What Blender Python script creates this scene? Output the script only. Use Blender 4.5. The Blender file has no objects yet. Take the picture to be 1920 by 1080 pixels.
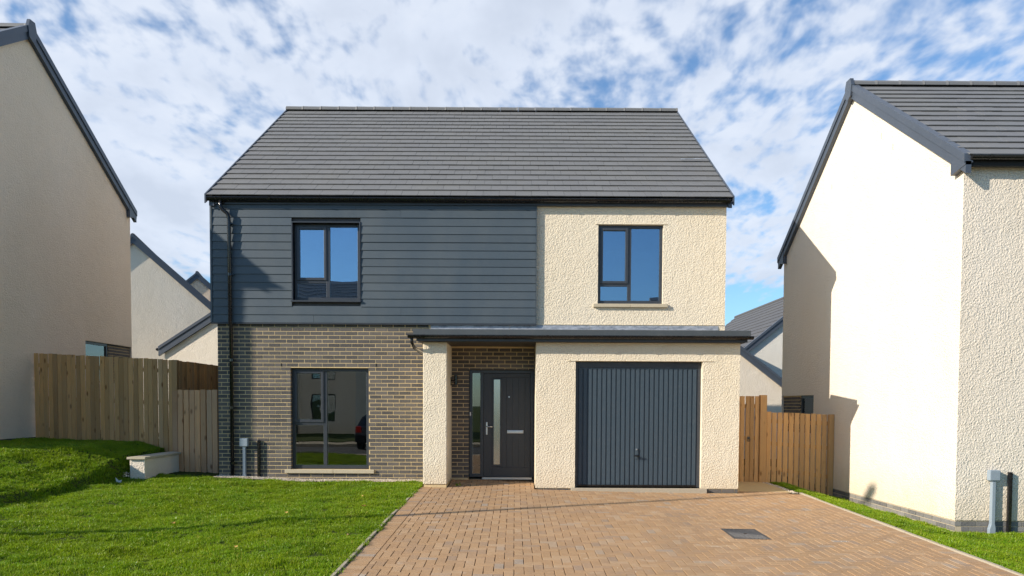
import bpy, math, random
import numpy as np
from mathutils import Vector, Matrix
random.seed(7)
S = bpy.context.scene
COL = S.collection
# ------------------------------------------------------------------ camera
cam = bpy.data.objects.new('camera', bpy.data.cameras.new('camera')); COL.objects.link(cam)
cam.data.sensor_width = 36; cam.data.lens = 1330/1920*36
cam.data.shift_x = (960-965)/1920; cam.data.shift_y = (804-540)/1920
cam.data.clip_start = .05; cam.data.clip_end = 2000
cam.matrix_world = Matrix.Translation((0, -13.5, 1.52)) @ Matrix.Rotation(math.radians(88), 4, 'X') @ Matrix.Rotation(math.radians(.27), 4, 'Z')
S.camera = cam
# ------------------------------------------------------------------ light
S.view_settings.view_transform = 'Standard'; S.view_settings.look = 'None'
S.view_settings.exposure = 0.5; S.view_settings.gamma = 1; S.view_settings.use_curve_mapping = False
SUN = Vector((-2.5, -1.12, 1.24)).normalized()
sd = bpy.data.lights.new('sun', 'SUN'); sd.energy = 4.7; sd.angle = math.radians(.55); sd.color = (1, .91, .79)
sun = bpy.data.objects.new('sun', sd); COL.objects.link(sun)
sun.location = (-20, -9, 12); sun.rotation_euler = (-SUN).to_track_quat('-Z', 'Y').to_euler()


class NT:
    def __init__(s, tree):
        s.t = tree
    def n(s, ty, ins=None, **kw):
        nd = s.t.nodes.new(ty)
        for k, v in kw.items(): setattr(nd, k, v)
        if ins:
            for k, v in ins.items():
                if isinstance(v, bpy.types.NodeSocket): s.t.links.new(v, nd.inputs[k])
                else: nd.inputs[k].default_value = v
        return nd
    def math(s, op, a, b=0.0, c=0.0, clamp=False):
        return s.n('ShaderNodeMath', {0: a, 1: b, 2: c}, operation=op, use_clamp=clamp).outputs[0]
    def noise(s, vec, scale, detail=3, rough=.55, **kw):
        return s.n('ShaderNodeTexNoise', {'Vector': vec, 'Scale': scale, 'Detail': detail, 'Roughness': rough}, **kw).outputs[0]
    def ramp(s, f, pts):
        r = s.n('ShaderNodeValToRGB', {0: f}); e = r.color_ramp.elements
        while len(e) < len(pts): e.new(.5)
        for i, (p, c) in enumerate(pts):
            e[i].position = p; e[i].color = (c, c, c, 1) if not isinstance(c, tuple) else tuple(c)+(1,)
        return r.outputs[0]
    def mix(s, f, a, b, mode='MIX'):
        m = s.n('ShaderNodeMix', data_type='RGBA', blend_type=mode)
        for i, v in ((0, f), (6, a), (7, b)):
            if isinstance(v, bpy.types.NodeSocket): s.t.links.new(v, m.inputs[i])
            else: m.inputs[i].default_value = v if i == 0 else tuple(v)+(1,)
        return m.outputs[2]
    def vmul(s, v, m):
        return s.n('ShaderNodeVectorMath', {0: v, 1: m}, operation='MULTIPLY').outputs[0]
    def vadd(s, v, m):
        return s.n('ShaderNodeVectorMath', {0: v, 1: m}, operation='ADD').outputs[0]


# sky: Nishita with a broken sheet of altocumulus laid on a plane high above
w = bpy.data.worlds.new('World'); S.world = w; w.use_nodes = True
t = NT(w.node_tree); w.node_tree.nodes.clear()
sky = t.n('ShaderNodeTexSky', sky_type='NISHITA', sun_disc=False, sun_elevation=math.radians(24.4),
          sun_rotation=math.radians(245.9), altitude=100, air_density=1.0, dust_density=.6, ozone_density=2.0)
geo = t.n('ShaderNodeNewGeometry')
dirv = t.n('ShaderNodeVectorMath', {0: geo.outputs['Incoming']}, operation='SCALE'); dirv.inputs['Scale'].default_value = -1
sp = t.n('ShaderNodeSeparateXYZ', {0: dirv.outputs[0]})
zz = t.math('MAXIMUM', t.math('ADD', sp.outputs[2], .22), .05)
px = t.math('DIVIDE', sp.outputs[0], zz); py = t.math('DIVIDE', sp.outputs[1], zz)
pv = t.n('ShaderNodeCombineXYZ', {0: px, 1: py, 2: 0.0}).outputs[0]
warp = t.n('ShaderNodeTexNoise', {'Vector': pv, 'Scale': 1.3, 'Detail': 3.0})
pw = t.vadd(pv, t.vmul(warp.outputs['Color'], (.22, .22, 0)))
big = t.noise(pw, 1.25, 3, .5)
mid = t.noise(t.vmul(pw, (1, .75, 1)), 5.5, 4, .55)
puff = t.math('ADD', t.math('MULTIPLY', t.noise(t.vmul(pw, (1, .62, 1)), 24.0, 3, .5), .6), t.math('MULTIPLY', t.noise(t.vmul(t.vadd(pw, (4, 2, 0)), (1, .62, 1)), 11.0, 3, .5), .6))
dens = t.math('ADD', t.math('MULTIPLY', big, .9), t.math('ADD', t.math('MULTIPLY', mid, .45), t.math('MULTIPLY', puff, .95)))
# the sheet thins out towards the sun-side half of the sky
south = t.n('ShaderNodeMapRange', {0: sp.outputs[1], 1: -.5, 2: .45, 3: -.38, 4: .06}, interpolation_type='SMOOTHSTEP').outputs[0]
east = t.n('ShaderNodeMapRange', {0: sp.outputs[0], 1: -.5, 2: .6, 3: .05, 4: -.03}).outputs[0]
dens = t.math('ADD', t.math('ADD', dens, south), east)
low = t.n('ShaderNodeMapRange', {0: sp.outputs[2], 1: .12, 2: .19, 3: -.5, 4: 0.0}, interpolation_type='SMOOTHSTEP').outputs[0]
dens = t.math('ADD', dens, low)
cov = t.n('ShaderNodeMapRange', {0: dens, 1: 1.03, 2: 1.36, 3: 0.04, 4: .92}, interpolation_type='SMOOTHSTEP').outputs[0]
shade = t.ramp(t.math('ADD', t.math('MULTIPLY', mid, .5), t.math('MULTIPLY', big, .5)), [(.38, (6.2, 6.6, 7.3)), (.5, (5.5, 6.0, 6.9)), (.62, (4.7, 5.2, 6.1))])
skyc = t.vmul(sky.outputs[0], (.80, 1.10, 1.32))
col = t.mix(cov, (0, 0, 0), (0, 0, 0))
mx = col.node
w.node_tree.links.new(skyc, mx.inputs[6]); w.node_tree.links.new(shade, mx.inputs[7])
bg = t.n('ShaderNodeBackground', {'Color': col, 'Strength': .1})
t.n('ShaderNodeOutputWorld', {0: bg.outputs[0]})


# ------------------------------------------------------------------ materials
def mat(name, fn):
    m = bpy.data.materials.new(name); m.use_nodes = True; m.node_tree.nodes.clear()
    q = NT(m.node_tree); out = q.n('ShaderNodeOutputMaterial')
    sh = fn(q); m.node_tree.links.new(sh, out.inputs[0]); return m
def pos(q): return q.n('ShaderNodeNewGeometry').outputs['Position']
def bsdf(q, color, rough=.6, normal=None, spec=.5, metal=0.0):
    ins = {'Base Color': color if isinstance(color, bpy.types.NodeSocket) else tuple(color)+(1,), 'Roughness': rough, 'Specular IOR Level': spec, 'Metallic': metal}
    if normal is not None: ins['Normal'] = normal
    return q.n('ShaderNodeBsdfPrincipled', ins).outputs[0]
def bump(q, h, strength, dist):
    return q.n('ShaderNodeBump', {'Height': h, 'Strength': strength, 'Distance': dist}).outputs[0]
def rnd(q):
    a = q.n('ShaderNodeObjectInfo').outputs['Random']; b = q.n('ShaderNodeNewGeometry').outputs['Random Per Island']
    return q.math('FRACT', q.math('ADD', a, b))

def stucco(c, sc=1.0, b=1.0, stain=.35):
    def fn(q):
        p = pos(q)
        n1 = q.noise(p, 62*sc, 2, .5); n0 = q.noise(q.vadd(p, (3, 1, 7)), 30*sc, 2, .5)
        v = q.n('ShaderNodeTexVoronoi', {'Vector': p, 'Scale': 30.0*sc}, feature='SMOOTH_F1').outputs[0]
        h = q.math('ADD', q.math('MULTIPLY', q.math('SUBTRACT', 1.0, v), .9), q.math('ADD', q.math('MULTIPLY', n1, 1.0), q.math('MULTIPLY', n0, 1.1)))
        h = q.math('MULTIPLY', h, q.math('ADD', .75, q.math('MULTIPLY', q.ramp(q.noise(p, 3.2, 4, .65), [(.32, 0), (.68, 1)]), .4)))
        big = q.noise(q.vmul(p, (1, 1, .35)), .9, 4, .6)
        c1 = q.mix(q.ramp(big, [(.35, 0), (.75, 1)]), c, tuple(x*y for x, y in zip(c, (.96, .94, .90))))
        fine = q.noise(p, 60, 2, .6)
        c2 = q.mix(q.math('MULTIPLY', fine, .22), c1, tuple(x*.55 for x in c))
        rain = q.ramp(q.noise(q.vmul(p, (5, 5, .35)), 1.6, 5, .7), [(.56, 0), (.75, 1)])
        c2 = q.mix(q.math('MULTIPLY', rain, stain*.5), c2, (c[0]*.8, c[1]*.70, c[2]*.58))
        # splash dirt near the ground, broken up by noise
        z = q.n('ShaderNodeSeparateXYZ', {0: p}).outputs[2]
        d = q.math('MULTIPLY', q.ramp(q.math('ADD', z, q.math('MULTIPLY', q.noise(p, 5, 4), .7)), [(.25, 1), (.85, 0)]), stain)
        c3 = q.mix(d, c2, (c[0]*.72, c[1]*.60, c[2]*.42))
        return bsdf(q, c3, .93, bump(q, h, .85*b, .0125), .2)
    return fn
RENDER_CREAM = mat('cream_render', stucco((.80, .70, .54), 1.35, .95))
RENDER_PALE = mat('pale_render', stucco((.82, .73, .61), 1.3, .95, .35))
RENDER_LIFTED = mat('lifted_cream_render', stucco((.88, .71, .545), 1.2, 1.0, .12))  # same render as the rest, colour lightened and warmed to offset blue shade
RENDER_WHITE = mat('white_render', stucco((.74, .70, .62), 1.2, .6, .12))

def f_brick(cols, rough=.8):
    def fn(q):
        p = pos(q); r = rnd(q)
        c = q.ramp(r, [(0, cols[0]), (.35, cols[1]), (.7, cols[2]), (1, cols[3])])
        n = q.noise(q.vmul(p, (1, 1, 2)), 28, 4, .65)
        c = q.mix(q.math('MULTIPLY', q.ramp(n, [(.35, 0), (.7, 1)]), .45), c, tuple(x*1.55 for x in cols[2]))
        c = q.mix(q.math('MULTIPLY', q.ramp(q.noise(p, 1.7, 3), [(.5, 0), (.75, 1)]), .22), c, (.22, .18, .13))
        return bsdf(q, c, rough, bump(q, q.noise(p, 90, 4, .7), .5, .004), .3)
    return fn
BRICK = mat('grey_brick', f_brick([(.055, .051, .050), (.080, .073, .069), (.105, .094, .085), (.135, .118, .103)]))
def f_mortar(c):
    def fn(q):
        p = pos(q); n = q.noise(p, 40, 4, .7)
        return bsdf(q, q.mix(n, tuple(x*.72 for x in c), tuple(x*1.2 for x in c)), .95, bump(q, n, .6, .004), .1)
    return fn
MORTAR = mat('sand_mortar', f_mortar((.66, .50, .275)))
MORTAR_LIGHT = mat('plinth_mortar', f_mortar((.50, .42, .30)))
def f_tile(c, ro=.62):
    def fn(q):
        p = pos(q); r = rnd(q)
        cc = q.ramp(r, [(0, tuple(x*.955 for x in c)), (.5, c), (1, tuple(x*1.045 for x in c))])
        n = q.noise(q.vmul(p, (1, .6, .6)), 9, 5, .65)
        cc = q.mix(q.math('MULTIPLY', n, .3), cc, (c[0]*1.35, c[1]*1.27, c[2]*1.12))
        cc = q.mix(q.math('MULTIPLY', q.ramp(q.noise(p, .8, 4), [(.45, 0), (.7, 1)]), .35), cc, (c[0]*1.25, c[1]*1.2, c[2]*1.05))
        return bsdf(q, cc, ro, bump(q, q.noise(p, 70, 3, .7), .3, .003), .35)
    return fn
TILE = mat('concrete_roof_tile', f_tile((.150, .150, .151)))
TILE_DARK = mat('dark_roof_tile', f_tile((.15, .152, .158)))
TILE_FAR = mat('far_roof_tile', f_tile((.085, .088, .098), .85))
DECK = mat('roof_underlay', lambda q: bsdf(q, (.02, .02, .02), .9))
def f_paint(c, rough=.38, var=.12, bs=.0):
    def fn(q):
        p = pos(q); n = q.noise(q.vmul(p, (1, 1, .4)), 3, 5, .6)
        cc = q.mix(n, tuple(x*(1-var) for x in c), tuple(x*(1+var) for x in c))
        cc = q.mix(q.math('MULTIPLY', q.ramp(q.noise(p, 17, 4, .7), [(.5, 0), (.8, 1)]), .10), cc, (.25, .23, .2))
        return bsdf(q, cc, q.math('ADD', q.math('MULTIPLY', q.noise(p, 6, 3), .15), rough-.07), bump(q, q.noise(p, 45, 3), .12, .004+bs), .45)
    return fn
FRAME = mat('anthracite_frame', f_paint((.040, .045, .054), .33))
BARGE = mat('slate_blue_bargeboard', f_paint((.060, .074, .098), .38))
GUTTER = mat('black_gutter', f_paint((.010, .010, .011), .13, .05))
TRIM = mat('grey_roof_edge_trim', f_paint((.070, .078, .082), .45))
SOFFIT = mat('dark_soffit', f_paint((.05, .045, .045), .5))
def f_board(q):
    p = pos(q); r = rnd(q)
    cc = q.ramp(r, [(0, (.050, .068, .085)), (1, (.059, .079, .098))])
    g = q.noise(q.vmul(p, (1.5, 1, 40)), 3, 4, .7)
    du = q.ramp(q.noise(q.vmul(p, (1, 1, .5)), 1.3, 5, .65), [(.4, 0), (.75, 1)])
    cc = q.mix(q.math('MULTIPLY', g, .25), cc, (.09, .115, .125))
    cc = q.mix(q.math('MULTIPLY', du, .28), cc, (.12, .135, .135))
    return bsdf(q, cc, q.math('ADD', .46, q.math('MULTIPLY', du, .2)), bump(q, g, .35, .004), .4)
CLAD = mat('blue_grey_cladding', f_board)
GDOOR = mat('garage_door_paint', f_paint((.048, .069, .088), .40, .08))
DOOR = mat('black_grained_door', lambda q: bsdf(q, (.040, .042, .047), .42, bump(q, q.noise(q.vmul(pos(q), (30, 30, 2)), 3, 4, .7), .35, .004), .45))
STEEL = mat('brushed_steel', lambda q: bsdf(q, (.62, .62, .64), .28, None, .5, .9))
STONE = mat('stone_sill', f_mortar((.50, .43, .31)))
CONCRETE = mat('pale_concrete', f_mortar((.42, .36, .27)))
PATH = mat('buff_path', f_mortar((.50, .38, .21)))
LEADM = mat('lead_flashing', lambda q: bsdf(q, q.mix(q.ramp(q.noise(q.vmul(pos(q), (1, 1, 3)), 5, 6, .75), [(.35, 0), (.65, 1)]), (.16, .18, .21), (.46, .48, .52)), .5, bump(q, q.noise(pos(q), 8, 4), .5, .01), .5, .25))
METER = mat('pale_grey_plastic', f_paint((.25, .30, .345), .45, .06))
WHITE = mat('white_plastic', f_paint((.75, .75, .75), .4, .05))
ROOM = mat('room_plaster', lambda q: bsdf(q, (.22, .20, .17), .9))
SPACER = mat('glazing_spacer', lambda q: bsdf(q, (.6, .6, .56), .5))

def f_glass(refl=.30, gc=(.92, .95, 1), tint=(.72, .78, .78), rough=0.0, wav=.0):
    def fn(q):
        p = pos(q)
        nrm = bump(q, q.noise(p, 1.6, 1), wav, .02) if wav else None
        g = q.n('ShaderNodeBsdfGlossy', {'Color': tuple(gc)+(1,), 'Roughness': rough})
        if nrm is not None: q.t.links.new(nrm, g.inputs['Normal'])
        tr = q.n('ShaderNodeBsdfTransparent', {'Color': tuple(tint)+(1,)})
        fr = q.n('ShaderNodeFresnel', {'IOR': 1.5}).outputs[0]
        k = q.math('ADD', q.math('MULTIPLY', fr, 1.0-refl), refl, clamp=True)
        return q.n('ShaderNodeMixShader', {0: k, 1: tr.outputs[0], 2: g.outputs[0]}).outputs[0]
    return fn
GLASS = mat('coated_glass', f_glass(.34, (.62, .80, 1.0), (.6, .66, .66), 0.0, .10))
GLASS_LOW = mat('clear_glass', f_glass(.11, (.95, .93, .9), (.7, .75, .74), 0.0, .05))
def f_frost(q):
    p = pos(q); n = q.noise(p, 60, 2)
    d = bsdf(q, (.20, .175, .09), .25, bump(q, n, .4, .003), .9)  # yellowish base colour stands in for the blurred reflection in the pane
    g = q.n('ShaderNodeBsdfGlossy', {'Color': (1, 1, 1, 1), 'Roughness': .16})
    return q.n('ShaderNodeMixShader', {0: .35, 1: d, 2: g.outputs[0]}).outputs[0]
FROST = mat('frosted_glass', f_frost)

def f_wood(c, wear):
    def fn(q):
        oi = q.n('ShaderNodeObjectInfo'); r = oi.outputs['Random']
        g = q.n('ShaderNodeNewGeometry'); p = g.outputs['Position']
        off = q.n('ShaderNodeCombineXYZ', {0: q.math('MULTIPLY', r, 37), 1: q.math('MULTIPLY', r, 11), 2: q.math('MULTIPLY', r, 53)}).outputs[0]
        pp = q.vadd(p, off)
        gr = q.noise(q.vmul(pp, (1, 1, .045)), 75, 4, .65)
        base = q.ramp(q.math('FRACT', q.math('MULTIPLY', r, 7.3)), [(0, tuple(x*.62 for x in c)), (.4, c), (.75, (c[0]*1.2, c[1]*1.15, c[2]*1.05)), (1, wear)])
        cc = q.mix(q.math('MULTIPLY', q.ramp(gr, [(.4, 0), (.7, 1)]), .5), base, tuple(x*.6 for x in c))
        kn = q.n('ShaderNodeTexVoronoi', {'Vector': q.vmul(pp, (1, 1, .45)), 'Scale': 6.5, 'Randomness': 1.0}).outputs[0]
        cc = q.mix(q.math('MULTIPLY', q.ramp(kn, [(.08, 1), (.20, 0)]), .85), cc, (c[0]*.30, c[1]*.22, c[2]*.15))
        z = q.n('ShaderNodeSeparateXYZ', {0: p}).outputs[2]
        st = q.noise(q.vmul(pp, (2, 2, .5)), 3, 3)
        cc = q.mix(q.math('MULTIPLY', q.ramp(st, [(.45, 0), (.7, 1)]), .35), cc, wear)
        return bsdf(q, cc, .8, bump(q, gr, .4, .004), .25)
    return fn
WOOD = mat('treated_fence_timber', f_wood((.64, .37, .155), (.50, .335, .19)))
WOOD_GREY = mat('weathered_gate_timber', f_wood((.60, .34, .18), (.50, .34, .22)))

def f_paver(q):
    p = pos(q); r = rnd(q)
    c = q.ramp(r, [(0, (.28, .20, .14)), (.06, (.34, .215, .12)), (.35, (.355, .212, .105)), (.7, (.395, .238, .116)), (.94, (.43, .28, .155)), (1, (.31, .26, .21))])
    n = q.noise(p, 45, 5, .7)
    c = q.mix(q.math('MULTIPLY', q.ramp(n, [(.4, 0), (.72, 1)]), .35), c, (.52, .38, .26))
    big = q.ramp(q.noise(p, .9, 5, .65), [(.42, 0), (.68, 1)])
    c = q.mix(q.math('MULTIPLY', big, .35), c, (.46, .29, .165))
    st = q.ramp(q.noise(q.vadd(p, (9, 4, 0)), 2.6, 6, .75), [(.60, 0), (.74, 1)])
    c = q.mix(q.math('MULTIPLY', st, .7), c, (.55, .46, .35))
    dk = q.ramp(q.noise(q.vadd(p, (2, 14, 0)), 1.7, 5, .7), [(.58, 0), (.75, 1)])
    c = q.mix(q.math('MULTIPLY', dk, .5), c, (.19, .15, .12))
    ty = q.ramp(q.noise(q.vmul(q.vadd(p, (1.3, 0, 0)), (1.1, .12, 1)), 1.6, 5, .7), [(.50, 0), (.70, 1)])
    c = q.mix(q.math('MULTIPLY', ty, .22), c, (.23, .165, .11))
    return bsdf(q, c, .85, bump(q, q.noise(p, 160, 4, .75), .55, .004), .25)
PAVER = mat('buff_block_paving', f_paver)
JOINT = mat('joint_sand', f_mortar((.11, .075, .045)))
def f_iron(q):
    p = pos(q)
    a = q.n('ShaderNodeTexWave', {'Vector': p, 'Scale': 14.0}, bands_direction='DIAGONAL').outputs[0]
    return bsdf(q, q.mix(q.noise(p, 12, 4), (.05, .05, .055), (.11, .105, .10)), .55, bump(q, a, .6, .006), .5, .35)
IRON = mat('galvanised_cover', f_iron)
def f_asph(q):
    p = pos(q); n = q.noise(p, 120, 3, .7)
    return bsdf(q, q.mix(n, (.035, .035, .037), (.085, .083, .08)), .85, bump(q, n, .5, .004), .3)
ASPHALT = mat('asphalt', f_asph)
def f_soil(q):
    p = pos(q)
    c = q.mix(q.noise(p, 1.3, 5, .7), (.030, .055, .008), (.07, .095, .018))
    return bsdf(q, q.mix(q.math('MULTIPLY', q.noise(p, 30, 3), .6), c, (.035, .03, .012)), .95, bump(q, q.noise(p, 25, 4), .5, .03), .1)
SOIL = mat('turf_soil', f_soil)
def f_grass(q):
    oi = q.n('ShaderNodeObjectInfo'); r = oi.outputs['Random']; p = pos(q)
    isl = q.n('ShaderNodeNewGeometry').outputs['Random Per Island']
    rr = q.math('FRACT', q.math('ADD', r, isl))
    c = q.ramp(rr, [(0, (0.091, 0.194, 0.004)), (.45, (0.159, 0.302, 0.005)), (.84, (0.236, 0.389, 0.009)), (.95, (0.418, 0.442, 0.043)), (1, (0.585, 0.482, 0.108))])
    pn = q.noise(p, 1.1, 5, .65)
    c = q.mix(q.math('MULTIPLY', q.ramp(pn, [(.38, 0), (.66, 1)]), .65), c, (0.265, 0.335, 0.009))
    pn2 = q.noise(q.vadd(p, (5, 5, 0)), 3.0, 4, .7)
    c = q.mix(q.math('MULTIPLY', q.ramp(pn2, [(.60, 0), (.78, 1)]), .55), c, (0.376, 0.321, 0.050))
    pn3 = q.noise(q.vadd(p, (25, 5, 0)), .8, 4, .7)
    c = q.mix(q.math('MULTIPLY', q.ramp(pn3, [(.50, 0), (.66, 1)]), .5), c, (0.063, 0.153, 0.004))
    pn4 = q.noise(q.vadd(p, (45, 3, 0)), 5.5, 5, .7)
    c = q.mix(q.math('MULTIPLY', q.ramp(pn4, [(.62, 0), (.72, 1)]), .6), c, (.34, .29, .11))
    d = q.n('ShaderNodeBsdfPrincipled', {'Base Color': c, 'Roughness': .42, 'Specular IOR Level': .35}).outputs[0]
    tl = q.n('ShaderNodeBsdfTranslucent', {'Color': q.mix(.5, c, (0.306, 0.442, 0.009))}).outputs[0]
    return q.n('ShaderNodeMixShader', {0: .33, 1: d, 2: tl}).outputs[0]
GRASS = mat('grass_blades', f_grass)
def f_gravel(q):
    r = rnd(q); return bsdf(q, q.ramp(r, [(0, (.26, .20, .14)), (.5, (.50, .42, .31)), (1, (.72, .64, .52))]), .85)
GRAVEL = mat('pea_gravel', f_gravel)
CARPAINT = mat('dark_car_paint', lambda q: bsdf(q, (.02, .021, .026), .2, None, .6, .2))
RUBBER = mat('rubber', lambda q: bsdf(q, (.02, .02, .02), .8))
REDLAMP = mat('red_lamp', lambda q: bsdf(q, (.5, .02, .015), .2))
YELLOW = mat('yellow_plate', lambda q: bsdf(q, (.7, .5, .05), .4))
LEAFM = mat('dry_leaf', lambda q: bsdf(q, q.ramp(rnd(q), [(0, (.35, .16, .03)), (.5, (.5, .35, .08)), (1, (.22, .12, .06))]), .7))


# ------------------------------------------------------------------ builders
def mesh(name, V, F, m, smooth=False):
    me = bpy.data.meshes.new(name); me.from_pydata([tuple(v) for v in V], [], F); me.update()
    if m: me.materials.append(m)
    if smooth: me.polygons.foreach_set('use_smooth', [True]*len(me.polygons))
    return me
def link(name, me, parent=None, kind=None, mw=None):
    o = bpy.data.objects.new(name, me); COL.objects.link(o)
    if parent is not None:
        o.parent = parent; o.matrix_parent_inverse = PINV.get(parent.name, Matrix())
    if mw is not None: o.matrix_basis = mw; 
    if kind: o['kind'] = kind
    return o
PINV = {}
def thing(name, loc, label, cat, group=None):
    o = bpy.data.objects.new(name, None); COL.objects.link(o); o.location = loc; o.empty_display_size = .2
    o['label'] = label; o['category'] = cat
    if group: o['group'] = group
    PINV[o.name] = Matrix.Translation(Vector(loc)).inverted(); return o
def tag(o, label, cat, group=None):
    o['label'] = label; o['category'] = cat
    if group: o['group'] = group
    return o
BF = [(0, 3, 2, 1), (4, 5, 6, 7), (0, 1, 5, 4), (1, 2, 6, 5), (2, 3, 7, 6), (3, 0, 4, 7)]
def bv(x0, x1, y0, y1, z0, z1):
    return [(x0, y0, z0), (x1, y0, z0), (x1, y1, z0), (x0, y1, z0), (x0, y0, z1), (x1, y0, z1), (x1, y1, z1), (x0, y1, z1)]
class MB:
    def __init__(s): s.V = []; s.F = []
    def add(s, V, F):
        b = len(s.V); s.V += [tuple(v) for v in V]; s.F += [tuple(i+b for i in f) for f in F]; return s
    def box(s, x0, x1, y0, y1, z0, z1): return s.add(bv(x0, x1, y0, y1, z0, z1), BF)
    def prism(s, pts, axis, a, b):
        """extrude the 2D polygon pts along axis from a to b (x: pts=(y,z); y: pts=(x,z); z: pts=(x,y))"""
        n = len(pts)
        mk = {'x': lambda p, d: (d, p[0], p[1]), 'y': lambda p, d: (p[0], d, p[1]), 'z': lambda p, d: (p[0], p[1], d)}[axis]
        V = [mk(p, a) for p in pts]+[mk(p, b) for p in pts]
        F = [tuple(range(n))[::-1], tuple(range(n, 2*n))]+[(i, (i+1) % n, (i+1) % n+n, i+n) for i in range(n)]
        return s.add(V, F)
    def tube(s, pts, r, seg=10, caps=True):
        rings = []; P = [Vector(p) for p in pts]
        for i, p in enumerate(P):
            d = (P[min(i+1, len(P)-1)]-P[max(i-1, 0)]).normalized()
            u = d.cross(Vector((0, 1, 0)) if abs(d.y) < .9 else Vector((1, 0, 0))).normalized(); v = d.cross(u)
            rr = r[i] if isinstance(r, (list, tuple)) else r
            rings.append([p+(u*math.cos(2*math.pi*k/seg)+v*math.sin(2*math.pi*k/seg))*rr for k in range(seg)])
        V = [v for g in rings for v in g]
        F = [(i*seg+k, i*seg+(k+1) % seg, (i+1)*seg+(k+1) % seg, (i+1)*seg+k) for i in range(len(P)-1) for k in range(seg)]
        if caps: F += [tuple(range(seg))[::-1], tuple(range((len(P)-1)*seg, len(P)*seg))]
        return s.add(V, F)
    def build(s, name, m, parent=None, kind=None, smooth=False, bevel=0):
        me = mesh(name, s.V, s.F, m, smooth)
        import bmesh
        bm = bmesh.new(); bm.from_mesh(me); bmesh.ops.recalc_face_normals(bm, faces=bm.faces); bm.to_mesh(me); bm.free()
        o = link(name, me, parent, kind)
        if bevel:
            b = o.modifiers.new('bevel', 'BEVEL'); b.width = bevel; b.segments = 2; b.limit_method = 'ANGLE'
        return o
def slab(u0, u1, z0, z1, holes, d0, d1, plane='y'):
    """wall slab with rectangular openings; plane 'y': u=x, d=y; plane 'x': u=y, d=x"""
    us = sorted({u0, u1, *[h[0] for h in holes], *[h[1] for h in holes]}); zs = sorted({z0, z1, *[h[2] for h in holes], *[h[3] for h in holes]})
    us = [u for u in us if u0 <= u <= u1]; zs = [z for z in zs if z0 <= z <= z1]
    def full(i, j):
        if not (0 <= i < len(us)-1 and 0 <= j < len(zs)-1): return False
        cu = (us[i]+us[i+1])/2; cz = (zs[j]+zs[j+1])/2
        return not any(h[0] < cu < h[1] and h[2] < cz < h[3] for h in holes)
    P = (lambda u, d, z: (u, d, z)) if plane == 'y' else (lambda u, d, z: (d, u, z))
    m = MB()
    def quad(a, b, c, d): m.add([a, b, c, d], [(0, 1, 2, 3)])
    for i in range(len(us)-1):
        for j in range(len(zs)-1):
            if not full(i, j): continue
            a, b, c, e = us[i], us[i+1], zs[j], zs[j+1]
            for d in (d0, d1): quad(P(a, d, c), P(b, d, c), P(b, d, e), P(a, d, e))
            if not full(i-1, j): quad(P(a, d0, c), P(a, d1, c), P(a, d1, e), P(a, d0, e))
            if not full(i+1, j): quad(P(b, d0, c), P(b, d1, c), P(b, d1, e), P(b, d0, e))
            if not full(i, j-1): quad(P(a, d0, c), P(b, d0, c), P(b, d1, c), P(a, d1, c))
            if not full(i, j+1): quad(P(a, d0, e), P(b, d0, e), P(b, d1, e), P(a, d1, e))
    return m
def weld(o):
    import bmesh
    bm = bmesh.new(); bm.from_mesh(o.data); bmesh.ops.remove_doubles(bm, verts=bm.verts, dist=1e-4); bmesh.ops.recalc_face_normals(bm, faces=bm.faces); bm.to_mesh(o.data); bm.free(); return o
UNIT = {}
def unit(m, name):
    if (m.name, name) not in UNIT: UNIT[(m.name, name)] = mesh(name, bv(-.5, .5, -.5, .5, -.5, .5), BF, m)
    return UNIT[(m.name, name)]
def piece(name, m, box, parent, rot=None):
    x0, x1, y0, y1, z0, z1 = box
    M4 = Matrix.Translation(((x0+x1)/2, (y0+y1)/2, (z0+z1)/2)) @ (rot or Matrix()) @ Matrix.Diagonal((x1-x0, y1-y0, z1-z0, 1))
    return link(name, unit(m, name), parent, None, M4)
def subtract(rects, h):
    out = []
    for (a, b, c, d) in rects:
        if b <= h[0] or a >= h[1] or d <= h[2] or c >= h[3]: out.append((a, b, c, d)); continue
        if a < h[0]: out.append((a, h[0], c, d))
        if b > h[1]: out.append((h[1], b, c, d))
        m0, m1 = max(a, h[0]), min(b, h[1])
        if c < h[2]: out.append((m0, m1, c, h[2]))
        if d > h[3]: out.append((m0, m1, h[3], d))
    return out
def courses(u0, u1, z0, z1, holes, phase=0.0, zorg=0.0, L=.2125, H=.0625, J=.0125):
    R = []; r = math.floor((z0-zorg)/(H+J))
    while zorg+r*(H+J) < z1:
        za = zorg+r*(H+J); zb = za+H
        x = u0-1+phase+(r % 2)*(L+J)/2; x = u0-((u0-x) % (L+J)) - 0
        while x < u1:
            a, b, c, d = max(x, u0), min(x+L, u1), max(za, z0), min(zb, z1)
            if b-a > .02 and d-c > .02:
                q = [(a, b, c, d)]
                for h in holes: q = subtract(q, h)
                R += [k for k in q if k[1]-k[0] > .022 and k[3]-k[2] > .018]
            x += L+J
        r += 1
    return R
def bricks(rects, plane, face, sign, parent, limit, m=BRICK, depth=.09):
    """sign: direction the wall's face looks along its normal (-1 or +1)"""
    order = sorted(rects, key=lambda q: -(q[1]-q[0])*(q[3]-q[2])-random.random()*1e-3)
    rest = MB()
    for i, (a, b, c, d) in enumerate(order):
        f = face+sign*random.uniform(-.0012, .0012)
        g = f-sign*depth
        lo, hi = min(f, g), max(f, g)
        box = (a, b, lo, hi, c, d) if plane == 'y' else (lo, hi, a, b, c, d)
        if i < limit:
            ang = random.gauss(0, .0035); piece('brick', m, box, parent, Matrix.Rotation(ang, 4, 'Y' if plane == 'y' else 'X'))
        else: rest.box(*box)
    if rest.V: rest.build('brick_courses', m, parent, 'stuff')

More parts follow.
